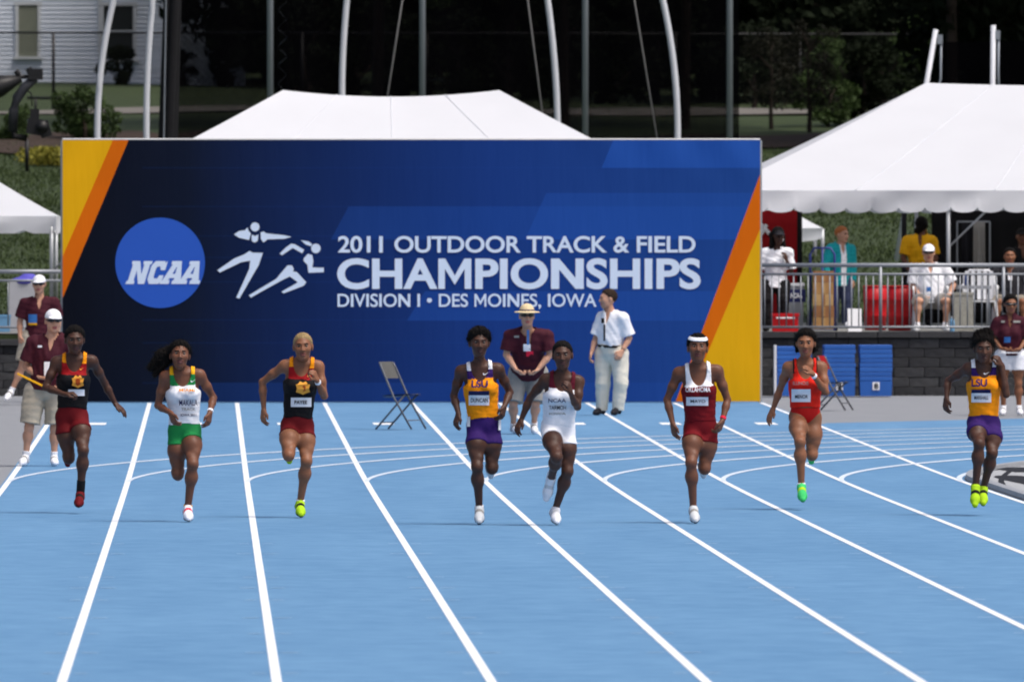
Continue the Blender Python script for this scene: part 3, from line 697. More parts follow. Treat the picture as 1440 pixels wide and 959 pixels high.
for px, Y, sc, ms, t in ((118, 301, .80, bush, 'green rounded shrub at the foot of the leftmost white pole'), (166, 367, .55, bushd, 'dark shrub under the house window between two white poles'), (255, 366, .5, bushd, 'dark shrub against the house just right of the gathered net'), (322, 365, .7, bushd, 'large dark shrub at the right end of the house'),
                         (15, 300, .55, bush, 'low green shrub behind the camera crane'), (1215, 312, .9, bushd, 'dark shrub left of the right tent peak'), (1165, 311, .8, bush, 'small green shrub beside the olive tree trunk')):
    put_tree(ms, U(px, 180, Y)[0], Y, px * .1, sc, 'shrub', t, 'shrub')
for k, (px, t) in enumerate(((430, 'under the left half of the net'), (500, 'behind the white pole left of centre'), (575, 'beside the grey post above the tent'), (640, 'low behind the tent ridge'), (715, 'right of the tent ridge'), (790, 'behind the white pole on the tent slope'), (860, 'between the grey post and the curved white pole'), (925, 'just left of the curved white pole by the banner end'),
                          (990, 'left of the last grey post'), (1060, 'right of the last grey post'), (1240, 'below the bright green tree'), (1330, 'between the slanted pole and the upright pole'), (1420, 'right of the upright pole'))):
    put_tree(bushd, U(px, 180, 330 + 4 * (k % 3))[0], 330 + 4 * (k % 3), k * 1.3, 1.25 + .25 * math.sin(k * 1.9), 'shrub', 'dark shrub in the hedge ' + t, 'shrub', 'dark hedge shrubs along the hilltop')
# yellow ground cover in the bed, and the wood behind everything
V, Fq = leafcloud([(U(px, 236, 284)[0], 284 + rnd.uniform(-2, 1.2), T(0, 284) + .12, .28) for px in np.linspace(38, 108, 16)], 2600, .05, 3)
tag(obj('yellow_flowers', V, Fq, mat('yellow_petal', (126, 122, 40), .7, .3, 3)), 'yellow flowering ground cover below the mulch bed', 'flowers', kind='stuff')
cl_ = [(rnd.uniform(-14, 34), Y_ := rnd.uniform(398, 436), T(0, Y_) + rnd.uniform(0, 7), rnd.uniform(1.4, 2.6)) for _ in range(260)]
V, Fq = leafcloud(cl_, 42000, .36, 4)
tag(obj('far_wood', V, Fq, leafd), 'dark wood filling the background above the hill', 'wood', kind='stuff')
# grass tufts on the near hill at the left
n = 24000; rs = np.random.RandomState(5); Y = rs.uniform(204, 300, n); X = np.array([U(p_, 300, y_)[0] for p_, y_ in zip(np.where(rs.uniform(size=n) < .35, rs.uniform(-10, 100, n), rs.uniform(1060, 1330, n)), Y)])
Z = np.array([T(0, y_) + .10 * math.sin(x_ * .37 + y_ * .11) * math.sin(y_ * .21 + x_ * .13) for x_, y_ in zip(X, Y)])
B_ = np.column_stack((X, Y, Z)); hgt = rs.uniform(.03, .08, n); ang = rs.uniform(0, 6.28, n); w = .02
d_ = np.column_stack((np.cos(ang) * w, np.sin(ang) * w, np.zeros(n))); tp = np.column_stack((rs.normal(0, .02, n), rs.normal(0, .02, n), hgt))
V = np.stack((B_ - d_, B_ + d_, B_ + tp), 1).reshape(-1, 3)
tag(obj('hill_grass', V, np.arange(3 * n).reshape(-1, 3), mat('grass_blade', (54, 69, 33), .85, .28, 1.5)), 'short grass on the slope left and right of the banner', 'grass', kind='stuff')

# ================================================================ camera crane at upper left
CY = 215.0
crane = empty('camera_crane', (U(-60, 250, CY)[0], CY, T(0, CY)), 'black television camera crane reaching in at the upper left edge', 'camera crane')
c_ = lambda x, y, d=0: U(x, y, CY + d)
MB().tube([c_(-80, 158), c_(0, 122), c_(30, 111)], [.22, .17, .05], 10).build('boom', blackm, crane, True)
MB().tube([c_(-80, 112), c_(0, 109), c_(56, 108)], .035, 8).build('boom_rail', blackm, crane, True)
MB().tube([c_(-120, 168), U(-120, 300, CY), (U(-120, 300, CY)[0], CY, T(0, CY))], .1, 8).build('column', blackm, crane)
MB().box(c_(50, 105), (.24, .2, .18)).build('pivot_head', blackm, crane)
MB().tube([c_(40, 96), c_(44, 104)], .06).build('motor', blackm, crane)
MB().tube([c_(22, 100), c_(28, 106)], .05).build('motor', blackm, crane)
MB().tube([c_(50, 110), c_(36, 122), c_(24, 138), c_(19, 155), c_(18, 185)], [.07, .08, .085, .08, .08], 10).build('drop_arm', mat('crane_arm', (52, 54, 60), .5, .1, 5), crane, True)
MB().tube([c_(18, 178), c_(20, 192), c_(38, 195)], .055, 8).build('cradle', blackm, crane, True)
MB().box(c_(52, 179), (.32, .40, .26), np.array(Matrix.Rotation(.18, 3, 'Y'))).build('camera_body', blackm, crane)
MB().box(c_(49, 163), (.14, .2, .22)).build('viewfinder', blackm, crane)
MB().box(c_(63, 182, -.06), (.18, .24, .26), np.array(Matrix.Rotation(-.3, 3, 'Y'))).build('matte_box', blackm, crane)
MB().tube([c_(58, 178, -.15), c_(60, 179, -.45)], [.09, .10], 12).build('lens', blackm, crane, True)
MB().tube([c_(41, 168, .05), c_(42, 182, .05)], .035, 8).build('monitor_grip', steel, crane)
MB().tube([c_(28, 120), c_(44, 132), c_(45, 150)], .012, 6).build('cable', blackm, crane, True)
a = U(38, 244, 278)
pole([(a[0], 278, T(0, 278) - .03), (a[0], 278, U(38, 196, 278)[2])], .045, blackm, 'marker_post', 'thin black post on the grass below the camera crane', 'post')
# ================================================================ people: bodies polygonised from smooth implicit shapes
f32 = np.float32
def cone(a, b, ra, rb, k=.02, clip=None, sub=False): return ('c', np.asarray(a, f32), np.asarray(b, f32), ra, rb, k, clip, sub)
def ell(c, r, R=None, k=.03, clip=None, sub=False): return ('e', np.asarray(c, f32), np.asarray(r, f32), np.eye(3, dtype=f32) if R is None else np.asarray(R, f32), None, k, clip, sub)
def pd(p, P):
    if p[0] == 'c':
        a, b, ra, rb = p[1:5]; ab = b - a; q = P - a; t = np.clip((q @ ab) / max(1e-9, ab @ ab), 0, 1)
        q = q - t[..., None] * ab; d = np.sqrt(np.einsum('...i,...i', q, q)) - (f32(ra) + f32(rb - ra) * t)
    else:
        c, r, R = p[1:4]; q = (P - c) @ R.T; q = q / r; k0 = np.sqrt(np.einsum('...i,...i', q, q)); q = q / r; k1 = np.sqrt(np.einsum('...i,...i', q, q)); d = k0 * (k0 - 1) / np.maximum(k1, 1e-6)
    if p[6]:
        for pt, n in p[6]: d = np.maximum(d, (P - np.asarray(pt, f32)) @ np.asarray(n, f32))
    return d
def pbox(p):
    if p[0] == 'c': r = max(p[3], p[4]); return np.minimum(p[1], p[2]) - r, np.maximum(p[1], p[2]) + r
    r = p[2].max(); return p[1] - r, p[1] + r
def smin(a, b, k):
    k = f32(k); h = np.maximum(k - np.abs(a - b), 0); return np.minimum(a, b) - h * h * (f32(.25) / k)
def evalp(prims, P, base=.06):
    f = np.full(P.shape[:-1], base)
    for p in prims:
        d = pd(p, P); f = -smin(-f, d, p[5]) if p[7] else smin(f, d, p[5])
    return f
def grid(prims, h, extra=.03, lohi=None):
    if lohi is None:
        bs = [pbox(p) for p in prims if not p[7]]; lo = np.min([b[0] for b in bs], 0) - extra; hi = np.max([b[1] for b in bs], 0) + extra
    else: lo, hi = lohi
    n = np.ceil((hi - lo) / h).astype(int) + 1
    ax = [(lo[i] + h * np.arange(n[i])).astype(f32) for i in range(3)]; f = np.full(tuple(n), .06, dtype=f32)
    for p in prims:
        b0, b1 = pbox(p); m = .05 + p[5]; i0 = np.maximum(0, np.floor((b0 - m - lo) / h).astype(int)); i1 = np.minimum(n, np.ceil((b1 + m - lo) / h).astype(int) + 1)
        if (i1 <= i0).any(): continue
        sl = tuple(slice(i0[k], i1[k]) for k in range(3)); P = np.stack(np.meshgrid(*[ax[k][sl[k]] for k in range(3)], indexing='ij'), -1)
        d = pd(p, P); f[sl] = -smin(-f[sl], d, p[5]) if p[7] else smin(f[sl], d, p[5])
    return f, lo, ax
OFF = np.array([(0, 0, 0), (1, 0, 0), (0, 1, 0), (1, 1, 0), (0, 0, 1), (1, 0, 1), (0, 1, 1), (1, 1, 1)])
EDG = [(0, 1), (2, 3), (4, 5), (6, 7), (0, 2), (1, 3), (4, 6), (5, 7), (0, 4), (1, 5), (2, 6), (3, 7)]
def snet(f, lo, h):
    ins = f < 0; c = np.zeros(np.array(f.shape) - 1, dtype=np.int8); s = f.shape
    for o in OFF: c += ins[o[0]:s[0] - 1 + o[0], o[1]:s[1] - 1 + o[1], o[2]:s[2] - 1 + o[2]]
    act = (c > 0) & (c < 8); A = np.argwhere(act)
    if len(A) == 0: return np.zeros((0, 3)), np.zeros((0, 4), int)
    ids = np.full(c.shape, -1, dtype=np.int64); ids[act] = np.arange(len(A))
    vals = np.stack([f[A[:, 0] + o[0], A[:, 1] + o[1], A[:, 2] + o[2]] for o in OFF], 1); acc = np.zeros((len(A), 3)); cnt = np.zeros(len(A))
    for i, j in EDG:
        vi, vj = vals[:, i], vals[:, j]; m = (vi < 0) != (vj < 0); t = np.where(m, vi / np.where(m, vi - vj, 1), 0); acc += np.where(m[:, None], OFF[i] + t[:, None] * (OFF[j] - OFF[i]), 0); cnt += m
    V = lo + h * (A + acc / cnt[:, None]); Q = []
    for ax_ in range(3):
        u_, v_ = (ax_ + 1) % 3, (ax_ + 2) % 3
        sl0 = [slice(1, -1)] * 3; sl1 = [slice(1, -1)] * 3; sl0[ax_] = slice(0, -1); sl1[ax_] = slice(1, None)
        a0, a1 = ins[tuple(sl0)], ins[tuple(sl1)]; E = np.argwhere(a0 != a1)
        if len(E) == 0: continue
        low = a0[E[:, 0], E[:, 1], E[:, 2]]; base = E + 1; base[:, ax_] -= 1
        def cid(du, dv):
            q = base.copy(); q[:, u_] += du; q[:, v_] += dv; return ids[q[:, 0], q[:, 1], q[:, 2]]
        q = np.stack((cid(-1, -1), cid(0, -1), cid(0, 0), cid(-1, 0)), 1); q[~low] = q[~low][:, ::-1]; Q.append(q)
    return V, np.concatenate(Q)
def wrinkle(P, amp, fr, seed):
    rs = np.random.RandomState(seed); s = 0
    for k in range(6):
        d = rs.normal(size=3); d /= np.linalg.norm(d); s = s + np.sin(P @ (d * fr * (1 + .6 * k)).astype(f32) + f32(rs.uniform(0, 6))) / f32(1 + .3 * k)
    return f32(amp * .4) * s
def skin(name, rgb): return mat(name, rgb, .5, .22, 6, .12, 70, spec=.35)
SK = {'deep': skin('skin_deep', (74, 46, 34)), 'brown': skin('skin_brown', (108, 68, 49)), 'tan': skin('skin_tan', (134, 88, 62)), 'fair': skin('skin_fair', (196, 148, 122))}
LIP = {'deep': mat('lip_deep', (66, 36, 34), .4, .05), 'brown': mat('lip_brown', (92, 50, 46), .4, .05), 'tan': mat('lip_tan', (128, 72, 62), .4, .05), 'fair': mat('lip_fair', (168, 100, 92), .4, .05)}
hairk = mat('hair_black', (15, 12, 11), .75, .3, 60, .8, 120, spec=.15); hairb = mat('hair_brown', (52, 38, 28), .7, .3, 60, .8, 120, spec=.2); hairy = mat('hair_bleached', (150, 126, 84), .55, .25, 50, .5, 120); hairr = mat('hair_ginger', (176, 104, 52), .55, .25, 50, .5, 120)
eyew = mat('eye_white', (170, 162, 154), .3, .02); iris = mat('iris_dark', (22, 14, 10), .15, .05); dark = mat('dark_lens', (14, 14, 16), .15, .05, spec=.6)
def cloth(name, rgb, var=.07): return mat(name, rgb, .75, var, 14, .25, 240, spec=.2)
C = {k: cloth('cloth_' + k, v) for k, v in dict(black=(18, 17, 20), red=(150, 14, 22), dkred=(100, 9, 18), orange=(250, 150, 8), white=(236, 238, 244), green=(24, 128, 66), yellow=(240, 176, 20), purple=(50, 24, 96), maroon=(78, 18, 34), vest_maroon=(92, 16, 36),
     scarlet=(224, 36, 20), scarletd=(186, 24, 20), crimson=(112, 10, 22), khaki=(176, 168, 152), stone=(148, 146, 142), polo=(66, 20, 34), cream=(226, 220, 204), teal=(22, 150, 158), denim=(56, 64, 92), charcoal=(34, 34, 40), straw=(216, 196, 156), lime=(172, 214, 34), mint=(66, 200, 110), silver=(206, 210, 214), navy=(30, 36, 78), pink=(232, 40, 70), blueb=(60, 120, 190)).items()}

def norm_rows(a): return a / np.maximum(1e-9, np.linalg.norm(a, axis=-1))[..., None]
def person(label, Y0, J, s=1.0, sk='brown', sex='f', lean=.06, head=(0, 0, 0), headf=.08, signs={}, dsh=(0, 0), dhip=(0, 0), top=None, bottom=None, shoes=None, hair=None, cap=None, decals=(), glasses=False, curl=(.5, .5), hs=1.0, h=.0095, socks=None, fat=0.0, group=None, band=None, seat=False, watch=None, wide=1.0, strands=500, slen=1.0, jaw=1.0):
    """J: joints as photo pixels at depth Y0; bone lengths fix how far each joint stands in front of (+) or behind (-) its parent"""
    sg = dict(ea=.3, eb=.3, wa=1, wb=1, ta=.3, tb=.3, ka=1, kb=1, aa=-1, ab=-1, fa=1, fb=1); sg.update(signs)
    LEN = dict(e=.285 * s, w=.245 * s, t=.17 * s, k=.42 * s, a=.41 * s, f=.20 * s)
    P = {}
    for q, i in (('a', 0), ('b', 1)):
        P['s' + q] = U(*J['s' + q], Y0 - lean - dsh[i]); P['h' + q] = U(*J['h' + q], Y0 - dhip[i])
        for ch, par in (('e', 's'), ('w', 'e'), ('t', 'w'), ('k', 'h'), ('a', 'k'), ('f', 'a')):
            px = J.get(ch + q)
            if px is None: px = J[par + q]
            o = P[par + q]; p = U(*px, o[1]); dd = math.hypot(p[0] - o[0], p[2] - o[2]); L_ = LEN[ch]; dz = math.sqrt(max(0, L_ * L_ - dd * dd)) * sg[ch + q]
            P[ch + q] = U(*px, o[1] - dz)
    hipc = (P['ha'] + P['hb']) / 2; shc = (P['sa'] + P['sb']) / 2
    Hc = U(*J['hd'], Y0 - headf)
    lat = norm(P['sb'] - P['sa']); up = norm(shc - hipc); fw = norm(np.cross(lat, up)); lat = np.cross(up, fw)
    R = np.array((lat, fw, up)); Lt = np.linalg.norm(shc - hipc); hl = norm(P['hb'] - P['ha']); hw = np.linalg.norm(P['hb'] - P['ha'])
    sw = np.linalg.norm(P['sb'] - P['sa'])
    at = lambda v, w, u: hipc + lat * v + fw * w + up * u
    m = s * wide; ff = fat
    # ---- torso
    if sex == 'f':
        TP = [ell(at(0, -.005, .02 * s), (.130 * m, .096 * m, .105 * s), R, .05), ell(at(0, 0, Lt * .36), (.126 * m + ff, .088 * m + ff, .16 * s), R, .06), ell(at(0, .0, Lt * .70), (.143 * m + ff, .100 * m + ff * .6, .165 * s), R, .06)]
        TP += [ell(at(d * .062 * m, .083 * m, Lt * .69), (.054 * m, .050 * m, .052 * m), R, .035) for d in (-1, 1)]
    else:
        TP = [ell(at(0, -.005, .02 * s), (.158 * m + ff * .6, .112 * m + ff * .5, .11 * s), R, .05), ell(at(0, .02 + ff * .6, Lt * .36), (.145 * m + ff, .105 * m + ff, .17 * s), R, .06), ell(at(0, .01, Lt * .72), (.165 * m + ff * .6, .115 * m + ff * .5, .18 * s), R, .06)]
    TP += [cone(P['sa'] + lat * .035 * s - up * .01, P['sb'] - lat * .035 * s - up * .01, (.051 if sex == 'f' else .058) * m, (.051 if sex == 'f' else .058) * m, .06)]
    if top and top['kind'] == 'singlet': TP += [cone(shc + fw * .055 * s + up * .022 * s + lat * d * .02 * s, P['s' + q] + fw * .028 * s + up * .030 * s - lat * d * .02 * s, .011, .010, .018) for d, q in ((-1, 'a'), (1, 'b'))]
    TP += [ell(P['h' + q] - fw * .045 * s - up * .02 * s, (.074 * m, .080 * m, .095 * m), R, .04) for q in 'ab'] if not seat else []
    nb = shc + up * .015 * s; hr = norm(Hc - nb)
    hb_ = Hc - np.array((0, 0, .06 * s * hs)) + np.array((0, .018 * s, 0))
    TP += [cone(nb - up * .03, hb_, .051 * m if sex == 'f' else .064 * m, .045 * m if sex == 'f' else .058 * m, .05)]
    TP += [cone(nb + up * .035 * s - fw * .012, P['s' + q] + up * .010 * s, (.030 if sex == 'f' else .038) * m, (.032 if sex == 'f' else .038) * m, .05) for q in 'ab']
    TP += [cone(nb + fw * .045 * s + lat * d * .012 * s + up * .02 * s, hb_ + lat * d * .042 * s + up * .02 * s, .011 * s, .014 * s, .02) for d in (-1, 1)]
    mus = 1.0 if sex == 'f' else 1.22
    def arm(q, g_=0):
        e = P['e' + q]; a = P['s' + q]; w = P['w' + q]; d1 = e - a
        return [ell(a - up * .012 * s, (.047 * m * mus + g_,) * 3, None, .03), cone(a, a + d1 * .55, .042 * m * mus + g_, .040 * m * mus + g_, .03), cone(a + d1 * .5, e, .038 * m * mus + g_, .031 * m * mus + g_, .02), ell(a + d1 * .52 + fw * .012 * s, (.034 * m * mus + g_,) * 3, None, .02), ell(a + d1 * .45 - fw * .014 * s, (.034 * m * mus + g_,) * 3, None, .02),
                cone(e, e + (w - e) * .35, .031 * m * mus + g_, .034 * m * mus + g_, .015), cone(e + (w - e) * .3, w, .034 * m * mus + g_, .0215 * m * mus + g_, .015)]
    def leg(q, g_=0, g2=0):
        hp = P['h' + q]; k = P['k' + q]; a = P['a' + q]; d1 = k - hp; d2 = a - k; bk = norm(np.cross(norm(np.cross(d2, fw)), d2)); bk = bk if bk @ fw < 0 else -bk
        kn = norm(d1); fr = norm(fw - kn * (fw @ kn)) if abs(fw @ kn) < .98 else up
        return [cone(hp - up * .0, hp + d1 * .45, (.073 if sex == 'f' else .09) * m + g_, .077 * m + g_, .03), cone(hp + d1 * .4, k, .075 * m + g_, .047 * m + g_, .03), ell(hp + d1 * .45 + fr * .018 * s, (.074 * m + g_,) * 3, None, .05),
                ell(hp + d1 * .80 + fr * .022 * s - (lat if q == 'b' else -lat) * .026 * s, (.027 * m + g_,) * 3, None, .03), ell(hp + d1 * .68 + fr * .020 * s + (lat if q == 'b' else -lat) * .030 * s, (.036 * m + g_,) * 3, None, .03), ell(k + d2 * .28 + (lat if q == 'b' else -lat) * .012 * s + bk * .01 * s, (.040 * m + g2,) * 3, None, .03), ell(k + fr * .012, (.045 * m + g2,) * 3, None, .03), cone(k, k + d2 * .35, .044 * m + g2, .044 * m + g2, .02), cone(k + d2 * .3, a, .044 * m + g2, .029 * m + g2, .02), ell(k + d2 * .30 + bk * .018 * s, (.044 * m + g2, .044 * m + g2, .06 * m + g2), None, .05)]
    BP = list(TP); LP = []
    for q in 'ab': BP += leg(q); LP += leg(q)
    for q in 'ab': BP += arm(q)
    # ---- feet
    SH = {}
    for q in 'ab':
        A = P['a' + q]; sdn = norm(A - P['k' + q]); Tt = P['f' + q]; t = norm(Tt - (A + sdn * .065 * s)); n = sdn - t * (sdn @ t); n = norm(n); lt = np.cross(t, n)
        heel = A + n * .042 * s - t * .035 * s; toe = heel + t * .245 * s; ball = heel + t * .165 * s
        ft = [cone(A, heel + n * .0, .034 * m, .030 * m, .02), cone(A, ball, .034 * m, .026 * m, .02), cone(heel, ball, .030 * m, .034 * m, .02), cone(ball, toe - t * .02, .034 * m, .024 * m, .02)]
        BP += [cone(p[1], p[2], p[3] * .85, p[4] * .85, .02) for p in ft[:2]]
        sole = (heel + n * .028 * m, n)
        SH[q] = ([cone(A + sdn * .010 * s, heel, .039 * m, .036 * m, .02, [sole]), cone(A + t * .02, ball - n * .004, .040 * m, .033 * m, .02, [sole]), cone(heel, ball, .037 * m, .041 * m, .02, [sole]), cone(ball, toe - t * .022 + n * .004, .041 * m, .027 * m, .02, [sole])], t, n, heel, ball, toe)
    root = empty('person', (hipc[0], hipc[1], min(P['fa'][2], P['fb'][2])), label, 'person', group)
    f, lo, ax = grid(BP, h); V, Q = snet(f, lo, h); MI = [np.zeros(len(Q), int)]
    VV = [V]; QQ = [Q]
    # ---- head
    yw, pt, rl = [math.radians(x) for x in head]
    RH = (Matrix.Rotation(yw, 3, 'Z') @ Matrix.Rotation(pt, 3, 'X') @ Matrix.Rotation(rl, 3, 'Y'))
    RHn = np.array(RH); ax_ = [RHn @ np.array(v) for v in ((1, 0, 0), (0, -1, 0), (0, 0, 1))]; RHm = np.array(ax_); z_ = s * hs * 1.12
    hp = lambda x, f_, z: Hc + (ax_[0] * x + ax_[1] * f_ + ax_[2] * z) * z_
    he = lambda x, f_, z, r, k=.02, sub=False: ell(hp(x, f_, z), np.array(r) * z_, RHm, k, None, sub)
    hc = lambda a, b, ra, rb, k=.015: cone(hp(*a), hp(*b), ra * z_, rb * z_, k)
    fm_ = sex == 'f'; jaw = jaw * (.90 if fm_ else 1.0)
    cran = he(0, -.012, .030, (.071 if fm_ else .074, .093, .082))
    HP = [cran, he(0, .028, -.03, (.053 if fm_ else .058, .064, .080), .04), he(0, .060, -.088, (.026 * jaw, .024, .020), .03), he(0, .02, -.062, (.052 * jaw, .055, .04), .03)] + [he(d * .036, .058, -.018, (.026, .026, .026), .03) for d in (-1, 1)]
    HP += [he(0, .076, .030, (.043, .013 if fm_ else .016, .010 if fm_ else .012), .02), hc((0, .086, .016), (0, .102, -.020), .008, .0125, .012), he(-.011, .094, -.024, (.010, .011, .008), .01), he(.011, .094, -.024, (.010, .011, .008), .01)]
    HP += [he(d * .029, .100, .012, (.018, .016, .011), .012, True) for d in (-1, 1)]
    HP += [he(0, .086, -.048, (.023, .013, .0075), .008), he(0, .086, -.0620, (.020, .013, .0080), .008)] + [he(0, .097, -.0548, (.017, .010, .0022 + .003 * max(0, jaw - .93) * 8), .003, True)]
    HP += [he(d * .074, -.012, -.002, (.010, .020, .031), .01) for d in (-1, 1)] + [cone(hb_ - hr * .03, hp(0, -.015, -.03), .05 * m, .05 * m, .03, [(hb_ - hr * .035, -hr)])]
    hh = .0055; f, lo, ax = grid(HP, hh); V, Q = snet(f, lo, hh)
    cen = (V[Q].mean(1) - Hc) @ RHm.T / z_; mi = np.zeros(len(Q), int)
    mi[(np.abs(cen[:, 0]) < .023) & (cen[:, 1] > .08) & (cen[:, 2] < -.041) & (cen[:, 2] > -.069)] = 1
    mi[(np.abs(cen[:, 0]) < .046) & (np.abs(cen[:, 0]) > .012) & (cen[:, 1] > .06) & (cen[:, 2] > .026) & (cen[:, 2] < .034)] = 2
    off = len(VV[0]); VV.append(V); QQ.append(Q + off); MI.append(mi); off += len(V)
    # ---- hands
    for qi, q in enumerate('ab'):
        w = P['w' + q]; d = norm(P['t' + q] - w); fa = norm(w - P['e' + q]); thumb = norm(fw * .8 + lat * (.5 if q == 'a' else -.5)); thumb = norm(thumb - d * (thumb @ d))
        if np.linalg.norm(thumb) < .1: thumb = up
        pn = np.cross(d, thumb); inward = lat if q == 'a' else -lat; pn = pn if pn @ (inward - fw * .2) > 0 else -pn; cu = curl[qi]; c_s = s * (1.0 if sex == 'f' else 1.1)
        hpz = [cone(w - fa * .05, w, .025 * m, .022 * m, .02, [(w - fa * .03, -fa)])]
        for i in range(4):
            o_ = (1.5 - i) * .0185 * c_s; kn = w + d * (.086 - .006 * abs(1 - i)) * c_s + thumb * o_; hpz.append(cone(w + d * .012 + thumb * o_ * .55, kn, .0155 * c_s, .0115 * c_s, .014))
        for i in range(4):
            o_ = (1.5 - i) * .0185 * c_s; p = w + d * (.086 - .006 * abs(1 - i)) * c_s + thumb * o_; an = 0; ln = (.070, .079, .073, .057)[i] * c_s
            for j, (fr_, bd) in enumerate(((.45, .55), (.32, .95), (.23, .6))):
                an += bd * cu * 1.35 + .06; dv = d * math.cos(an) + pn * math.sin(an) + thumb * (.06 * (1.5 - i) * (1 - cu)); p2 = p + norm(dv) * ln * fr_; r_ = (.0098, .009, .0082, .007); hpz.append(cone(p, p2, r_[j] * c_s, r_[j + 1] * c_s, .003)); p = p2
        b0 = w + d * .026 * c_s + thumb * .022 * c_s; b1 = b0 + norm(d * .7 + thumb * .7 + pn * .3 * cu) * .044 * c_s; b2 = b1 + norm(d * .95 + thumb * (.25 - .5 * cu) + pn * .45 * cu) * .034 * c_s
        hpz += [cone(b0, b1, .0145 * c_s, .0115 * c_s, .012), cone(b1, b2, .0112 * c_s, .0085 * c_s, .004)]
        h2 = .0046; f, lo, ax = grid(hpz, h2, .012); V, Q = snet(f, lo, h2); VV.append(V); QQ.append(Q + off); off += len(V); MI.append(np.zeros(len(Q), int))
    obj('body', np.concatenate(VV), np.concatenate(QQ), [SK[sk], LIP[sk], hairk if sk != 'fair' else hairb], root, True, np.concatenate(MI))
    # ---- eyes
    if not glasses:
        for d in (-1, 1):
            e = MB(); c = hp(d * .029, .0755, .0105)
            e.lathe((0, 0, 0), [(.001, -.0125), (.007, -.0104), (.0115, -.005), (.0125, 0), (.0115, .005), (.007, .0104), (.001, .0125)], 12)
            vv = [tuple(c + (ax_[0] * v[0] + ax_[1] * v[1] + ax_[2] * v[2]) * z_) for v in e.v]; fm = [1 if np.mean([e.v[i][1] for i in q_]) > .0080 else 0 for q_ in e.f]
            obj('eye', vv, e.f, [eyew, iris], root, True, fm)
    else:
        gp = [hc((-.062, .058, .014), (-.03, .092, .012), .012, .016, .004), hc((-.03, .092, .012), (-.008, .1, .014), .016, .008, .004), hc((.062, .058, .014), (.03, .092, .012), .012, .016, .004), hc((.03, .092, .012), (.008, .1, .014), .016, .008, .004), hc((-.008, .1, .014), (.008, .1, .014), .007, .007, .004), hc((-.066, .05, .014), (-.078, -.01, .012), .006, .005, .004), hc((.066, .05, .014), (.078, -.01, .012), .006, .005, .004)]
        f, lo, ax = grid(gp, .005); V, Q = snet(f, lo, .005); obj('sunglasses', V, Q, dark, root, True)
    # ---- hair / cap
    if hair:
        hm, th, extra, fzz = hair
        a, b = pbox(he(0, -.012, .030, (.074 + th, .094 + th, .082 + th))); ex = [hc(*e) for e in extra]
        if ex: a = np.minimum(a, np.min([pbox(e)[0] for e in ex], 0)); b = np.maximum(b, np.max([pbox(e)[1] for e in ex], 0))
        hg = .0065; lo = a - .03; n = np.ceil((b + .03 - lo) / hg).astype(int) + 1; G3 = np.stack(np.meshgrid(*[(lo[i] + hg * np.arange(n[i])).astype(f32) for i in range(3)], indexing='ij'), -1)
        f = pd(he(0, -.012, .032, (.074 + th, .094 + th, .082 + th)), G3); lc = (G3 - Hc) @ RHm.T / z_; fy = lc[..., 1]
        zl = np.where(fy > -.02, (fy + .02) * 1.0 - .014, (fy + .02) * .95 - .008); f = f + (th + .002) * z_ * (1 - np.clip((lc[..., 2] - zl) / .040, 0, 1)) ** 1.5; f = np.maximum(f, (zl - lc[..., 2]) * .75 * z_)
        for e, p in zip(extra, ex): f = smin(f, pd(p, G3), .02)
        f = np.maximum(f, -pd(he(0, .075, -.02, (.056, .05, .085)), G3))
        f = f + wrinkle(G3, fzz, 190, 3) + wrinkle(G3, fzz * .8, 420, 4); V, Q = snet(f, lo, hg)
        if strands:                                  # loose hairs standing off the surface
            rs = np.random.RandomState(len(V)); ix = rs.choice(len(V), min(strands, len(V)), replace=False); p = V[ix]; oc = norm_rows(p - hp(0, -.012, .02)); tg = norm_rows(np.cross(oc, rs.normal(size=p.shape)) + oc * .5 + np.array((0, .2, -.35)))
            ln = rs.uniform(.012, .030, len(ix))[:, None] * s * slen; sd_ = norm_rows(np.cross(tg, oc)) * .0022; n0 = len(V)
            V = np.concatenate((V, np.stack((p - sd_ - oc * .003, p + sd_ - oc * .003, p + tg * ln), 1).reshape(-1, 3))); Q = Q.tolist() + (n0 + np.arange(3 * len(ix)).reshape(-1, 3)).tolist()
        obj('hair', V, Q, hm, root, True)
    if band:
        bp_ = he(0, -.012, .030, (.0785 + .011, .0985 + .011, .0865 + .008)); f, lo, ax = grid([ell(bp_[1], bp_[2] + .002, RHm, .01, [(hp(0, .08, .078), norm(ax_[2] + ax_[1] * .25)), (hp(0, .08, .052), -norm(ax_[2] + ax_[1] * .25))])], .005); V, Q = snet(f, lo, .005); obj('headband', V, Q, band, root, True)
    if cap:
        kind, cm_ = cap
        if kind == 'cap':
            cp = [ell(hp(0, -.012, .034), np.array((.081, .101, .084)) * z_, RHm, .01, [(hp(0, 0, .030), -ax_[2])]), ell(hp(0, .105, .040), np.array((.068, .066, .010)) * z_, RHm, .012)]
        else:
            cp = [ell(hp(0, -.012, .040), np.array((.084, .103, .098)) * z_, RHm, .01, [(hp(0, 0, .040), -ax_[2])]), ell(hp(0, .0, .045), np.array((.138, .158, .011)) * z_, RHm, .02)]
        f, lo, ax = grid(cp, .006); V, Q = snet(f, lo, .006); co = obj('cap' if kind == 'cap' else 'sun_hat', V, Q, cm_, root, True)
        if kind == 'hat':
            f, lo, ax = grid([ell(hp(0, -.012, .040), np.array((.087, .106, .100)) * z_, RHm, .01, [(hp(0, 0, .075), ax_[2]), (hp(0, 0, .052), -ax_[2])])], .006); V, Q = snet(f, lo, .006); obj('hat_band', V, Q, C['navy'], co, True)
    # ---- clothing
    torso_top = None
    def local(Pn): q_ = (Pn - hipc.astype(f32)).astype(f32); return q_ @ lat.astype(f32), q_ @ fw.astype(f32), q_ @ up.astype(f32)
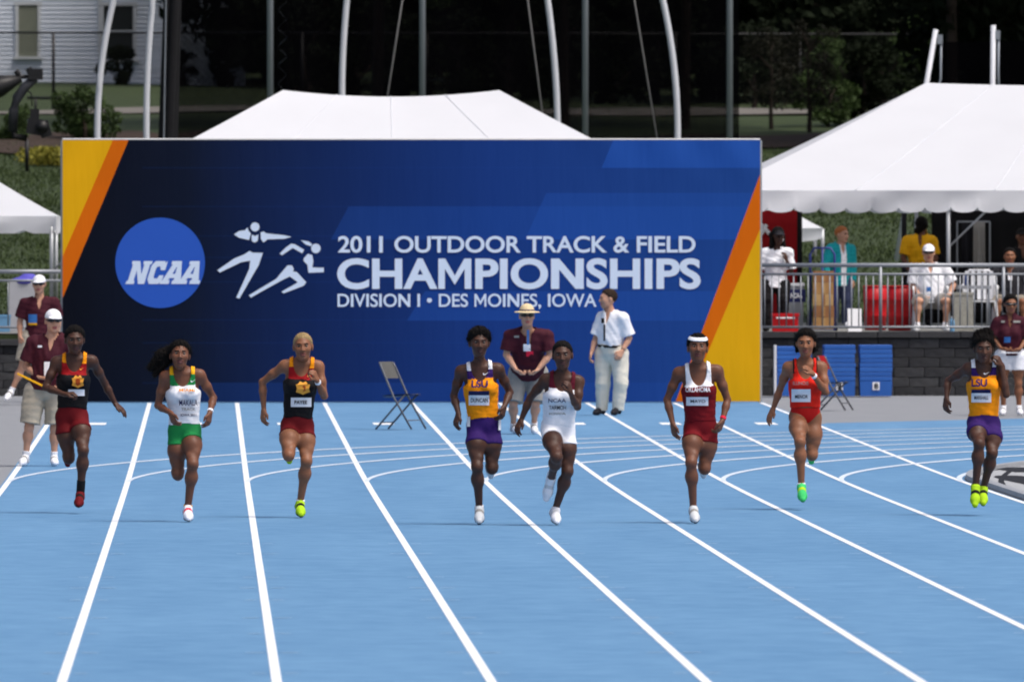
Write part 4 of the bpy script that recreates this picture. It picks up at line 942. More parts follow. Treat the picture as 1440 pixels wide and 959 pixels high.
    if top:
        kind = top['kind']; gth = top.get('loose', .012 if kind == 'singlet' else .020); pr = [p for p in TP]
        if kind != 'singlet': pr = [p for i, p in enumerate(TP) if True]
        hz = .0075; sl = []
        if kind != 'singlet':
            for q in 'ab':
                a, e = P['s' + q], P['e' + q]; w = P['w' + q]; fr_ = top.get('sleeve', .72); dd = norm(e - a); g2 = gth + .012
                if fr_ <= 1: sl += [cone(a, a + (e - a) * (fr_ + .05), .056 * m * mus + .012, .050 * m * mus + .03, .03, [(a + (e - a) * fr_, dd)])]
                else: sl += [cone(a, e, .056 * m * mus + .012, .044 * m * mus + .014, .03), cone(e, w, .046 * m * mus + .014, .034 * m * mus + .01, .03)]
        bs = [pbox(p) for p in pr + sl]; lo = np.min([b[0] for b in bs], 0) - .05; hi = np.max([b[1] for b in bs], 0) + .05
        f, lo, ax = grid(pr, hz, lohi=(lo, hi)); G3 = np.stack(np.meshgrid(*ax, indexing='ij'), -1); f = f - gth
        v, w, u = local(G3); ub = top.get('bottom', .09 * s)
        if kind == 'singlet':
            reg = np.maximum(ub + .012 * np.cos(v * 18) - u, u - Lt - .12); so = .112 * m
            reg = np.maximum(reg, np.where(u > .45 * Lt, np.abs(v) - (so + 1.1 * np.maximum(0, .80 * Lt - u)), -1))
            nd = np.where(w > -.01, .135 * s * top.get('scoop', 1), .07 * s); nr = .078 * s
            reg = np.maximum(reg, (1 - np.sqrt((v / nr) ** 2 + (np.minimum(0, u - Lt - .05 * s) / nd) ** 2)) * nr * .8)
        else:
            f = f - np.clip((.30 * Lt - u) * .12, 0, .03)
            for p in sl: f = smin(f, pd(p, G3), .03)
            dn = pd(cone(nb - up * .06, hb_ + up * .1, .0, .0), G3); reg = np.maximum(ub - u, np.where(u > Lt - .01, (.051 if sex == 'f' else .064) * m + gth + .006 - dn, -1)); vn = np.abs(v)
            if top.get('vneck', 1): reg = np.maximum(reg, np.where((w > 0.02) & (u > Lt * .84), .028 * s * np.clip((u - Lt * .84) / (.16 * Lt), 0, 1) - vn, -1))
            f = f + wrinkle(G3, .007, 26, int(abs(hipc[0] * 100)) % 97) + wrinkle(G3, .0012, 60, 5)
        if kind == 'singlet': f = f + wrinkle(G3, .0032, 48, 6)
        f = np.maximum(f, reg); V, Q = snet(f, lo, hz); cv, cw, cu_ = local(V[Q].mean(1)); fm = np.zeros(len(Q), int)
        if 'zones' in top: fm = top['zones'](cv / s, cw / s, cu_ / Lt).astype(int)
        torso_top = obj(top.get('name', 'singlet' if kind == 'singlet' else 'shirt'), V, Q, top['mats'], root, True, fm)
        if kind == 'polo':
            cz = nb + up * .01 * s; cc = [cone(cz + (lat * math.cos(t) * .074 + fw * math.sin(t) * .074) * m - up * .018 * math.sin(t), cz + (lat * math.cos(t + .32) * .074 + fw * math.sin(t + .32) * .074) * m - up * .018 * math.sin(t + .32), .014, .014, .01) for t in np.arange(1.9, 7.4, .32)]
            f, lo, ax = grid(cc, .006); V, Q = snet(f, lo, .006); obj('collar', V, Q, top['mats'][0], torso_top, True)
    if bottom:
        kind = bottom['kind']; hz = .0075; pl = [p for p in TP[:2]] + [p for p in TP if p[0] == 'e' and p[2][2] in (.095 * m,)]
        pr = [ell(p[1], p[2] + (.009 if kind in ('tight', 'brief') else .016), p[3], p[5]) if p[0] == 'e' else p for p in pl]; topu = bottom.get('top', .125 * s)
        lgs = []
        for q in 'ab':
            hp_, k, a = P['h' + q], P['k' + q], P['a' + q]; d1 = k - hp_; dd = norm(d1)
            if kind == 'tight': fr_ = bottom.get('len', .28); lgs += [cone(p[1], p[2], p[3] + .008, p[4] + .008, p[5], [(hp_ + d1 * fr_, dd)]) if p[0] == 'c' else ell(p[1], p[2] + .008, p[3], p[5], [(hp_ + d1 * fr_, dd)]) for p in leg(q)[:3]]
            elif kind == 'loose': fr_ = bottom.get('len', .9); lgs += [cone(hp_, hp_ + d1 * (fr_ + .1), .118 * m, .108 * m, .03, [(hp_ + d1 * fr_, dd)])]
            elif kind == 'trousers': d2 = a - k; lgs += [cone(hp_, k, .122 * m, .086 * m, .03), cone(k, a + d2 * .05, .086 * m, .074 * m, .04, [(a + d2 * .03, norm(d2))])]
        pr += lgs; f, lo, ax = grid(pr, hz, .035); G3 = np.stack(np.meshgrid(*ax, indexing='ij'), -1); v, w, u = local(G3)
        if kind == 'brief':
            pass
        f = np.maximum(f, u - topu)
        if kind == 'brief': f = np.maximum(f, np.where(u < .06 * s, (np.abs(v) - (.035 * s + 1.35 * np.maximum(0, u + .10 * s))) * .6, -1))
        if kind in ('loose', 'trousers'): f = f - .006 + wrinkle(G3, .006, 22, 8) + wrinkle(G3, .0015, 55, 9)
        V, Q = snet(f, lo, hz); obj(bottom.get('name', {'tight': 'shorts', 'brief': 'briefs', 'loose': 'shorts', 'trousers': 'trousers'}[kind]), V, Q, bottom['mat'], root, True)
        if kind in ('loose', 'trousers') and bottom.get('belt'):
            f, lo, ax = grid([ell(TP[1][1], TP[1][2] + .03, R, .02, [(at(0, 0, topu - .002), up), (at(0, 0, topu - .04), -up)]), ell(TP[0][1], TP[0][2] + .026, R, .02, [(at(0, 0, topu - .002), up), (at(0, 0, topu - .04), -up)])], .007); V, Q = snet(f, lo, .007); obj('belt', V, Q, C['black'], root, True)
    for q in 'ab':
        pr, t, n, heel, ball, toe = SH[q]
        if shoes:
            f, lo, ax = grid(pr, .006); V, Q = snet(f, lo, .006); cen = (V[Q].mean(1) - (heel + n * .028 * m)) @ n; al = (V[Q].mean(1) - heel) @ t / s
            fm = np.where(cen > -.017, 1, 0); fm = np.where((al > .10) & (al < .13) & (fm == 0), 2, fm); obj('shoe', V, Q, [shoes[0], shoes[1], shoes[2]], root, True, fm)
        if socks:
            A = P['a' + q]; d2 = norm(A - P['k' + q]); f, lo, ax = grid([cone(A - d2 * socks[1], A + d2 * .02, .040 * m, .038 * m, .01, [(A - d2 * socks[1], -d2)])], .006); V, Q = snet(f, lo, .006); obj('sock', V, Q, socks[0], root, True)
    if watch:
        q, wm = watch; w = P['w' + q]; fa = norm(w - P['e' + q]); c0 = w - fa * .025; f, lo, ax = grid([cone(c0 - fa * .012, c0 + fa * .012, .029 * m, .028 * m, .01, [(c0 - fa * .013, -fa), (c0 + fa * .013, fa)])], .005); V, Q = snet(f, lo, .005); obj('wristband', V, Q, wm, root, True)
    # ---- printed patches and lettering lying on the front of the clothing
    for dname, box_, dm, txt in decals:
        x0, y0, x1, y1 = box_
        if txt is None:
            nu, nv = 10, 8; gu, gv = np.meshgrid(np.linspace(0, 1, nu), np.linspace(0, 1, nv)); v2 = np.column_stack((gu.ravel(), gv.ravel())); fq = [[j * nu + i, j * nu + i + 1, (j + 1) * nu + i + 1, (j + 1) * nu + i] for j in range(nv - 1) for i in range(nu - 1)]; of = .0
        elif isinstance(txt, tuple):
            rb = random.Random(int(x0)); x_ = 0; pl_ = []
            while x_ < .97: w_ = rb.uniform(.06, .13); pl_.append([(x_, rb.uniform(0, .15)), (min(1, x_ + w_), 0), (min(1, x_ + w_), 1), (x_, rb.uniform(.8, 1))]); x_ += w_ + rb.uniform(.02, .05)
            v2, fq = poly2d(pl_); of = .006
        elif isinstance(txt, str): v2, fq = text2d(txt, .010 if 'M' in txt or 'N' in txt else .03); of = .006
        else: v2, fq = poly2d([txt]); of = .004
        O = np.array([U(x0 + a * (x1 - x0), y1 + c * (y0 - y1), Y0 - .55) for a, c in v2]); D = np.array([norm(p - CAM) for p in O]); pos = O.copy(); gg = (top or {}).get('loose', .012 if (top or {}).get('kind') == 'singlet' else .020) + .010
        for _ in range(28): d = evalp(LP + TP[:2] if dname == 'hip_number' else TP, pos, .3) - gg - of; pos = pos + D * np.clip(d, -.02, .12)[:, None]
        if (pos[:, 1] > Y0 + .1).any(): continue
        o_ = obj(dname, pos, fq, dm, torso_top if torso_top and dname != 'hip_number' else root, txt is None)
        if isinstance(txt, (str, tuple)): o_['kind'] = 'stuff'
    return root
# ================================================================ the eight sprinters
def ground(root, Y, lift=0.0, z=None):
    bpy.context.view_layer.update(); lo = 1e9
    for c in root.children:
        if c.name.startswith('shoe'):
            lo = min(lo, min((c.matrix_world @ v.co).z for v in c.data.vertices))
    root.location.z += (g(Y) + .003 if z is None else z) + lift - lo
RG = 'women sprinting towards the camera'
ic = C
shield = [(0, .75), (.15, .8), (.3, 1), (.5, .9), (.7, 1), (.85, .8), (1, .75), (.92, .45), (1, .2), (.7, .1), (.5, 0), (.3, .1), (0, .2), (.08, .45)]
swoosh = [(0, .45), (.12, .1), (.3, .05), (1, 1), (.35, .38), (.18, .4), (.14, .75)]
gold = mat('gold_print', (246, 170, 60), .6, .05); goldd = mat('gold_dark_print', (190, 80, 20), .6, .05)
def zone3(chest, strap): return lambda v, w, u: np.where(u > strap, 2, np.where(u > chest, 1, 0))
NAR = dict(signs={})
Y = G(110, 721)[1]
r = person('sprinter in black and red vest with gold shield beside the officials at the left', Y, dict(hd=(105, 474), sa=(79, 504), sb=(130, 503), ea=(64, 540), wa=(91, 550), ta=(112, 548), eb=(147, 534), wb=(162, 563), tb=(178, 577), ha=(90, 582), hb=(112, 582), ka=(97, 640), kb=(117, 629), aa=(95, 622), ab=(113, 690), fa=(95, 640), fb=(110, 708)),
           sk='deep', headf=.12, head=(4, 6, 0), jaw=.94, signs=dict(wa=1, ka=.2, aa=-1, fa=-.6, kb=.8, ab=-.6, eb=-.9, wb=-.3, ea=.2), top=dict(kind='singlet', mats=[ic['black'], ic['red'], ic['orange']], zones=zone3(.785, .99)), bottom=dict(kind='tight', mat=ic['dkred'], len=.36), shoes=(ic['dkred'], ic['charcoal'], ic['black']), socks=(ic['black'], .13),
           hair=(hairk, .012, [], .005), curl=(.9, .15), decals=[('chest_mark', (112, 512, 118, 516), gold, swoosh), ('hip_number', (118.5, 570, 126, 581), ic['white'], None), ('shield_print', (101, 523, 118, 541), gold, shield), ('shield_centre', (106, 527, 113, 538), goldd, shield), ('race_bib', (96, 543, 119, 552), ic['white'], None)], group=RG)
ground(r, Y, .05)
Y = G(265, 733)[1]
r = person('sprinter in white and green singlet with green shorts and hair streaming left', Y, dict(hd=(253, 497), sa=(232, 526), sb=(281, 524), ea=(222, 567), wa=(240, 577), ta=(246, 594), eb=(300, 556), wb=(295, 577), tb=(292, 597), ha=(249, 604), hb=(270, 602), ka=(250, 664), kb=(271, 650), aa=(252, 645), ab=(264, 711), fa=(252, 660), fb=(265, 729)),
           sk='brown', headf=.12, head=(2, -6, 2), jaw=.9, strands=1500, slen=2.2, signs=dict(ka=.15, aa=-1, fa=-.6, kb=.7, ab=-.6, ea=-.6, wa=1, eb=-.6, wb=.9), top=dict(kind='singlet', mats=[ic['white'], ic['green'], ic['yellow']], zones=zone3(.85, 1.04), bottom=.07), bottom=dict(kind='tight', mat=ic['green'], len=.26), shoes=(ic['white'], ic['stone'], ic['pink']), socks=(ic['yellow'], .03),
           hair=(hairk, .014, [((-.03, -.06, .05), (-.14, -.08, .0), .06, .055), ((-.14, -.08, .0), (-.22, -.1, -.09), .055, .035), ((-.10, -.08, -.03), (-.19, -.09, -.15), .045, .02)], .006), curl=(.5, .45),
           decals=[('chest_mark', (268, 530, 275, 534.5), ic['white'], swoosh), ('team_print', (252, 543, 274, 547), ic['orange'], 'MIAMI'), ('bib_print', (252, 559, 278, 567), ic['navy'], 'MAKALA'), ('bib_print', (255, 570, 275, 574), ic['stone'], 'TRACK'), ('bib_print', (254, 578.5, 276, 582), ic['navy'], 'IOWA 2011')], watch=('b', ic['white']), group=RG)
ground(r, Y)
Y = G(423, 727)[1]
r = person('sprinter with short bleached hair in black and red vest with gold shield', Y, dict(hd=(426, 483), sa=(400, 509), sb=(448, 510), ea=(369, 532), wa=(371, 571), ta=(369, 592), eb=(456, 552), wb=(446, 530), tb=(440, 517), ha=(407, 594), hb=(429, 594), ka=(406, 636), kb=(431, 644), aa=(407, 618), ab=(422, 702), fa=(407, 634), fb=(423, 721)),
           sk='tan', headf=.12, head=(-2, 2, -2), jaw=1.0, strands=200, slen=.5, signs=dict(ka=.9, aa=-.9, fa=-.6, kb=.7, ab=-.6, ea=-.8, wa=-.2, eb=.6, wb=1), top=dict(kind='singlet', mats=[ic['black'], ic['red'], ic['orange']], zones=zone3(.80, .99), bottom=.08), bottom=dict(kind='tight', mat=ic['dkred'], len=.30), shoes=(ic['lime'], ic['charcoal'], ic['black']), socks=(ic['white'], .035),
           hair=(hairy, .004, [], .002), curl=(.45, 1), decals=[('chest_mark', (432, 521, 438, 525), gold, swoosh), ('hip_number', (395, 579, 403, 591), ic['white'], None), ('shield_print', (416, 531, 436, 550), gold, shield), ('shield_centre', (422, 536, 430, 546), goldd, shield), ('race_bib', (409, 554, 438, 567), ic['white'], None), ('bib_print', (414, 558, 432, 563), ic['charcoal'], 'PAYEE')], watch=('b', ic['white']), group=RG)
ground(r, Y)
lsu = lambda v, w, u: np.where(u > 1.02, 2, np.where(u > .875, 1, 0))
Y = G(674, 737)[1]
r = person('sprinter in orange and purple singlet near the centre, just left of the white-clad runner', Y, dict(hd=(674, 479), sa=(648, 518), sb=(701, 515), ea=(638, 553), wa=(645, 578), ta=(638, 599), eb=(717, 548), wb=(709, 568), tb=(705, 584), ha=(669, 596), hb=(691, 596), ka=(671, 653), kb=(692, 655), aa=(674, 711), ab=(690, 640), fa=(674, 732), fb=(690, 656)),
           sk='deep', headf=.12, head=(3, 3, 0), jaw=.9, strands=1400, slen=1.3, signs=dict(ka=.7, aa=-.6, kb=.2, ab=-1, fb=-.6, ea=-.5, wa=.7, eb=-.7, wb=.7), top=dict(kind='singlet', mats=[ic['orange'], ic['purple'], ic['white']], zones=lsu, bottom=.08), bottom=dict(kind='tight', mat=ic['purple'], len=.38), shoes=(ic['silver'], ic['charcoal'], ic['stone']), socks=(ic['white'], .03),
           hair=(hairk, .022, [((-.04, .03, .075), (.04, .03, .075), .035, .035)], .008), curl=(.5, .5), decals=[('chest_mark', (679, 519, 688, 524), ic['white'], swoosh), ('hip_number', (656.5, 582, 661, 596), ic['white'], None), ('hip_number', (701, 585, 704.5, 601), ic['white'], None), ('team_letters', (663, 531, 686, 541), ic['purple'], 'LSU'), ('bib_strip', (659, 546, 688, 552), ic['navy'], None), ('race_bib', (659, 552, 688, 566), ic['white'], None), ('bib_print', (662, 556, 686, 562), ic['charcoal'], 'DUNCAN')], group=RG)
ground(r, Y)
Y = G(782, 738)[1]
r = person('sprinter in white and maroon singlet with white shorts right of the hatted official', Y, dict(hd=(791, 497), sa=(767, 530), sb=(814, 533), ea=(745, 557), wa=(733, 587), ta=(726, 602), eb=(812, 569), wb=(802, 549), tb=(798, 534), ha=(773, 601), hb=(796, 603), ka=(783, 640), kb=(798, 660), aa=(775, 669), ab=(781, 713), fa=(769, 694), fb=(782, 733)),
           sk='deep', headf=.12, head=(-4, 3, -2), jaw=.92, strands=300, slen=.6, signs=dict(ka=1, aa=-.9, fa=-.5, kb=.3, ab=-.7, ea=-.8, wa=-.1, eb=.5, wb=1), top=dict(kind='singlet', mats=[ic['white'], ic['vest_maroon'], ic['vest_maroon']], zones=zone3(.86, 1.1), bottom=.05), bottom=dict(kind='tight', mat=ic['white'], len=.30), shoes=(ic['white'], ic['stone'], ic['silver']), socks=None,
           hair=(hairk, .007, [], .003), curl=(.4, .9), decals=[('bib_print', (771, 557, 796, 563), ic['navy'], 'NCAA'), ('bib_print', (772, 567, 796, 573), ic['charcoal'], 'TARMOH'), ('bib_print', (772, 577, 796, 580), ic['stone'], 'IOWA')], group=RG)
ground(r, Y)
Y = G(977, 735)[1]
r = person('sprinter with white headband in crimson and white singlet in front of the orange stripe', Y, dict(hd=(981, 487), sa=(954, 521), sb=(1009, 518), ea=(938, 559), wa=(946, 592), ta=(950, 618), eb=(1023, 559), wb=(1016, 588), tb=(1008, 610), ha=(974, 600), hb=(997, 600), ka=(972, 648), kb=(991, 656), aa=(975, 712), ab=(989, 640), fa=(978, 731), fb=(989, 656)),
           sk='brown', headf=.12, head=(0, -5, 2), jaw=1.05, strands=700, signs=dict(ka=.75, aa=-.6, kb=.2, ab=-1, fb=-.6, ea=-.4, wa=.6, eb=-.4, wb=.6), top=dict(kind='singlet', mats=[ic['crimson'], ic['white'], ic['white']], zones=zone3(.77, 1.1), bottom=.07, scoop=1.2), bottom=dict(kind='tight', mat=ic['crimson'], len=.30), shoes=(ic['silver'], ic['charcoal'], ic['stone']), socks=None,
           hair=(hairk, .012, [], .005), band=ic['white'], curl=(.3, .6), decals=[('team_print', (964, 541, 999, 548), ic['white'], 'OKLAHOMA'), ('race_bib', (965, 555, 996, 567), ic['white'], None), ('bib_print', (971, 559, 992, 563), ic['charcoal'], 'MAYO')], watch=('b', ic['pink']), group=RG)
ground(r, Y)
Y = G(1128, 716)[1]
r = person('sprinter in bright red vest and briefs with green shoes in front of the blue mats', Y, dict(hd=(1133, 479), sa=(1108, 512), sb=(1156, 512), ea=(1097, 543), wa=(1087, 571), ta=(1080, 587), eb=(1161, 547), wb=(1143, 522), tb=(1130, 508), ha=(1121, 582), hb=(1144, 583), ka=(1125, 618), kb=(1142, 636), aa=(1127, 679), ab=(1141, 620), fa=(1129, 700), fb=(1141, 636)),
           sk='tan', headf=.12, head=(-5, 5, 0), jaw=.95, strands=1200, slen=1.4, signs=dict(ka=.9, aa=-.35, kb=.2, ab=-1, fb=-.6, ea=-.8, wa=-.1, eb=.6, wb=1), top=dict(kind='singlet', mats=[ic['scarlet'], ic['scarlet'], ic['black']], zones=lambda v, w, u: np.where((u > .90) & (np.abs(v) > .10), 2, 0), bottom=.10, scoop=1.1), bottom=dict(kind='brief', mat=ic['scarletd'], top=.10), shoes=(ic['mint'], ic['green'], ic['lime']), socks=(ic['white'], .03),
           hair=(hairk, .016, [((-.066, -.03, .0), (-.070, -.03, -.06), .024, .018), ((.066, -.03, .0), (.074, -.03, -.055), .024, .018), ((-.05, -.07, .0), (.05, -.07, -.04), .045, .045)], .006), curl=(.2, .7), decals=[('team_print', (1115, 532, 1137, 537), ic['stone'], 'ILLINOIS'), ('race_bib', (1113, 543, 1140, 561), ic['white'], None), ('bib_print', (1118, 551, 1136, 556), ic['charcoal'], 'MENOR')], watch=('b', ic['white']), group=RG)
ground(r, Y, .07)
Y = G(1375, 724)[1]
r = person('sprinter in orange and purple singlet with lime shoes at the right edge', Y, dict(hd=(1383, 488), sa=(1361, 515), sb=(1405, 513), ea=(1333, 533), wa=(1331, 557), ta=(1329, 576), eb=(1415, 552), wb=(1408, 512), tb=(1401, 496), ha=(1372, 592), hb=(1395, 595), ka=(1377, 622), kb=(1395, 635), aa=(1372, 681), ab=(1383, 684), fa=(1371, 708), fb=(1382, 707)),
           sk='deep', headf=.14, head=(2, 7, 0), jaw=.92, strands=1800, slen=1.6, signs=dict(ka=.9, aa=-.3, kb=.6, ab=-.4, ea=-.9, wa=.4, eb=.6, wb=.8), top=dict(kind='singlet', mats=[ic['orange'], ic['purple'], ic['white']], zones=lsu, bottom=.08), bottom=dict(kind='tight', mat=ic['purple'], len=.50), shoes=(ic['lime'], ic['charcoal'], ic['black']), socks=None,
           hair=(hairk, .016, [((-.03, -.04, .10), (.03, -.05, .11), .05, .055), ((.02, -.07, .05), (.04, -.09, .0), .06, .05)], .010), curl=(.5, .9), decals=[('chest_mark', (1383, 520, 1392, 524), ic['white'], swoosh), ('team_letters', (1366, 530, 1388, 541), ic['purple'], 'LSU'), ('bib_strip', (1366, 545, 1393, 550), ic['navy'], None), ('race_bib', (1366, 550, 1394, 563), ic['white'], None), ('bib_print', (1370, 554, 1390, 559), ic['charcoal'], 'MARSHALL')], group=RG)
ground(r, Y, .07)

# ================================================================ officials
polo = lambda **k: dict(kind='polo', mats=[ic['polo']], sleeve=.78, bottom=k.get('bottom', .0), loose=.022, name='polo_shirt')
Y = G(54, 655)[1]
wsh = (ic['white'], ic['white'], ic['stone'])
r = person('white-capped official in maroon polo and khaki shorts behind the leftmost sprinter', Y, dict(hd=(75, 449), sa=(46, 480), sb=(97, 480), ea=(36, 512), wa=(56, 528), ta=(72, 532), eb=(101, 512), wb=(94, 534), tb=(84, 545), ha=(49, 548), hb=(80, 548), ka=(41, 598), kb=(77, 600), aa=(36, 640), ab=(76, 641), fa=(30, 651), fb=(77, 651)),
           s=1.0, sk='fair', sex='m', headf=.05, head=(10, 5, 0), lean=.03, signs=dict(ka=.2, kb=.2, aa=-.1, ab=-.1, ea=-.2, wa=.9, eb=-.2, wb=.9), top=polo(bottom=.02), bottom=dict(kind='loose', mat=ic['khaki'], len=.88, top=.10), shoes=wsh, socks=(ic['white'], .07), cap=('cap', ic['white']), glasses=True, fat=.012, decals=[('badge', (62, 506, 72, 526), ic['white'], None), ('shirt_emblem', (53, 483, 59, 486), ic['white'], None)])
ground(r, Y)
p_ = G(54, 655)
cb = MB(); A = U(28, 527, Y - .38); B = U(57, 541, Y - .42); d = norm(B - A); R_ = np.array((d, (0, 1, 0), np.cross(d, (0, 1, 0)))).T
cb.box((A + B) / 2, (np.linalg.norm(B - A) + .06, .22, .018), R_); tag(cb.build('clipboard', ic['yellow']), 'yellow clipboard held at the waist of the nearer white-capped official', 'clipboard')
Y = G(30, 569)[1]
r = person('white-capped official standing farther back at the left railing in maroon polo', Y, dict(hd=(55, 401), sa=(35, 428), sb=(76, 428), ea=(28, 453), wa=(28, 474), ta=(30, 488), eb=(82, 452), wb=(80, 472), tb=(78, 486), ha=(41, 476), hb=(66, 476), ka=(31, 518), kb=(66, 522), aa=(16, 551), ab=(66, 560), fa=(8, 563), fb=(64, 569)),
           s=1.02, sk='fair', sex='m', headf=.05, head=(-5, 5, 0), lean=.02, h=.012, signs=dict(ka=.3, kb=.1, aa=-.1, ab=-.1, ea=-.2, wa=.4, eb=-.2, wb=.4), top=polo(bottom=.02), bottom=dict(kind='loose', mat=ic['khaki'], len=.78, top=.10), shoes=wsh, socks=(ic['white'], .06), cap=('cap', ic['white']), glasses=True, decals=[('badge', (40, 443, 52, 455), ic['blueb'], None), ('badge', (40, 455, 52, 458), ic['yellow'], None)])
ground(r, Y)
Y = G(737, 610)[1]
r = person('official in straw hat and maroon polo bending forward in front of the banner', Y, dict(hd=(741, 444), sa=(717, 472), sb=(769, 472), ea=(712, 498), wa=(725, 518), ta=(736, 528), eb=(773, 498), wb=(757, 518), tb=(746, 528), ha=(729, 524), hb=(757, 524), ka=(722, 567), kb=(753, 567), aa=(722, 598), ab=(751, 597), fa=(727, 607), fb=(752, 607)),
           s=1.03, sk='fair', sex='m', headf=.42, head=(4, 2, 0), lean=.30, signs=dict(ka=.4, kb=.4, aa=-.5, ab=-.5, ea=.1, wa=.7, eb=.1, wb=.7), top=polo(bottom=.0), bottom=dict(kind='loose', mat=ic['stone'], len=.92, top=.09), shoes=wsh, socks=(ic['white'], .05), cap=('hat', ic['straw']), glasses=True, fat=.035, curl=(.8, .8), decals=[('badge', (736, 483, 746, 493), ic['white'], None), ('badge', (740, 493, 750, 502), ic['pink'], None), ('shirt_emblem', (723, 471, 730, 474), ic['stone'], None), ('lanyard', (741, 463, 744, 484), ic['blueb'], None)])
ground(r, Y)
Y = G(857, 584)[1]
r = person('man in white shirt and cream trousers standing before the banner looking left', Y, dict(hd=(855, 419), sa=(846, 446), sb=(876, 447), ea=(838, 474), wa=(832, 494), ta=(829, 505), eb=(885, 474), wb=(875, 492), tb=(869, 502), ha=(849, 497), hb=(871, 497), ka=(848, 538), kb=(873, 538), aa=(846, 573), ab=(869, 573), fa=(837, 581), fb=(862, 581)),
           s=1.0, sk='fair', sex='m', headf=.03, head=(-75, 3, 0), lean=.03, dsh=(-.12, .12), dhip=(-.06, .06), signs=dict(ka=.15, kb=.15, aa=-.2, ab=-.2, ea=0, wa=.7, eb=-.3, wb=.6, fa=.8, fb=.8), top=dict(kind='polo', mats=[ic['white']], sleeve=.85, bottom=.115, loose=.020), bottom=dict(kind='trousers', mat=ic['cream'], top=.135, belt=True), shoes=(ic['charcoal'], ic['black'], ic['charcoal']), hair=(hairb, .010, [], .004), fat=.015,
           decals=[('tie', (848.5, 455, 851, 478), ic['charcoal'], None), ('radio_microphone', (845.5, 446, 850, 453), ic['black'], None)], watch=('b', ic['black']))
ground(r, Y)
Y = G(1418, 584)[1]
r = person('woman official in maroon polo and white shorts with sunglasses at the right edge', Y, dict(hd=(1421, 428), sa=(1402, 453), sb=(1438, 453), ea=(1396, 476), wa=(1408, 490), ta=(1420, 494), eb=(1444, 476), wb=(1434, 491), tb=(1423, 496), ha=(1411, 502), hb=(1431, 502), ka=(1411, 540), kb=(1432, 540), aa=(1411, 575), ab=(1433, 575), fa=(1409, 583), fb=(1435, 583)),
           s=.98, sk='tan', sex='f', headf=.04, head=(8, 8, 0), lean=.02, h=.012, signs=dict(ka=.1, kb=.1, aa=-.1, ab=-.1, ea=-.1, wa=.9, eb=-.1, wb=.9), top=polo(bottom=.02), bottom=dict(kind='loose', mat=ic['white'], len=.48, top=.10), shoes=wsh, socks=(ic['white'], .05), hair=(hairk, .014, [((-.06, -.05, .0), (-.05, -.06, -.09), .035, .03), ((.06, -.05, .0), (.06, -.05, -.09), .035, .03)], .004), glasses=True, decals=[('badge', (1412, 474, 1421, 482), ic['blueb'], None), ('shirt_emblem', (1408, 451, 1413, 454), ic['stone'], None), ('shirt_emblem', (1425, 451, 1435, 454), ic['stone'], None)])
ground(r, Y)
pg = MB(); c = U(1421, 496, Y - .34); pg.box(c, (.26, .16, .012)); tag(pg.build('papers', ic['white']), 'white papers held by the woman official at the right edge', 'paper')

# ================================================================ spectators on the terrace
TZ = lambda Y: 1.10 + .07 * (Y - 190.4) / 13.1 + .004
def pp(px, py, Y): return (px, py)
def feet(px, Y): return 479.5 - (TZ(Y) - 2.54) * F / Y + 0 - 150.5
Y = 192.6; fy = feet(0, Y)
r = person('long-haired woman in dark cap and white shirt on the terrace next to the banner', Y, dict(hd=(1094, 333), sa=(1074, 357), sb=(1109, 357), ea=(1068, 383), wa=(1086, 398), ta=(1098, 392), eb=(1113, 383), wb=(1106, 367), tb=(1104, 356), ha=(1079, 402), hb=(1100, 402), ka=(1078, fy - 44), kb=(1101, fy - 44), aa=(1078, fy - 7), ab=(1101, fy - 7), fa=(1076, fy), fb=(1103, fy)),
           s=.97, sk='deep', sex='f', headf=.05, head=(15, 8, 0), lean=.02, h=.013, signs=dict(ka=.2, kb=.2, aa=-.2, ab=-.2, wa=.8, wb=.8), top=dict(kind='shirt', mats=[ic['white']], sleeve=.85, bottom=-.03, loose=.024, vneck=0), bottom=dict(kind='trousers', mat=ic['black'], top=.08), shoes=(ic['black'], ic['black'], ic['black']), hair=(hairk, .014, [((-.07, -.03, .0), (-.08, .0, -.16), .035, .04), ((.07, -.03, .0), (.08, .0, -.16), .035, .04), ((-.06, -.07, 0), (.06, -.07, -.1), .05, .05)], .004), cap=('cap', ic['charcoal']))
ground(r, Y, z=TZ(Y))
Y = 196.5; fy = feet(0, Y)
r = person('ginger-haired person in open teal jacket and jeans looking right behind the railing', Y, dict(hd=(1184, 331), sa=(1167, 352), sb=(1196, 352), ea=(1160, 374), wa=(1164, 388), ta=(1170, 396), eb=(1199, 376), wb=(1200, 394), tb=(1201, 405), ha=(1172, 398), hb=(1190, 398), ka=(1172, fy - 40), kb=(1191, fy - 40), aa=(1172, fy - 7), ab=(1191, fy - 7), fa=(1170, fy), fb=(1193, fy)),
           s=.94, sk='fair', sex='m', headf=.03, head=(50, 6, 0), lean=.02, h=.013, dsh=(.06, -.06), signs=dict(ka=.1, kb=.1, aa=-.1, ab=-.1, wa=.4, wb=.3), top=dict(kind='polo', mats=[ic['teal'], ic['white']], sleeve=2, bottom=-.05, loose=.026, zones=lambda v, w, u: np.where((np.abs(v) < .045) & (w > .05), 1, 0), name='jacket'), bottom=dict(kind='trousers', mat=ic['denim'], top=.08), shoes=(ic['white'], ic['white'], ic['white']), hair=(hairr, .010, [], .004))
ground(r, Y, z=TZ(Y))
Y = 192.8; fy = feet(0, Y - .35)
SEATY = Y
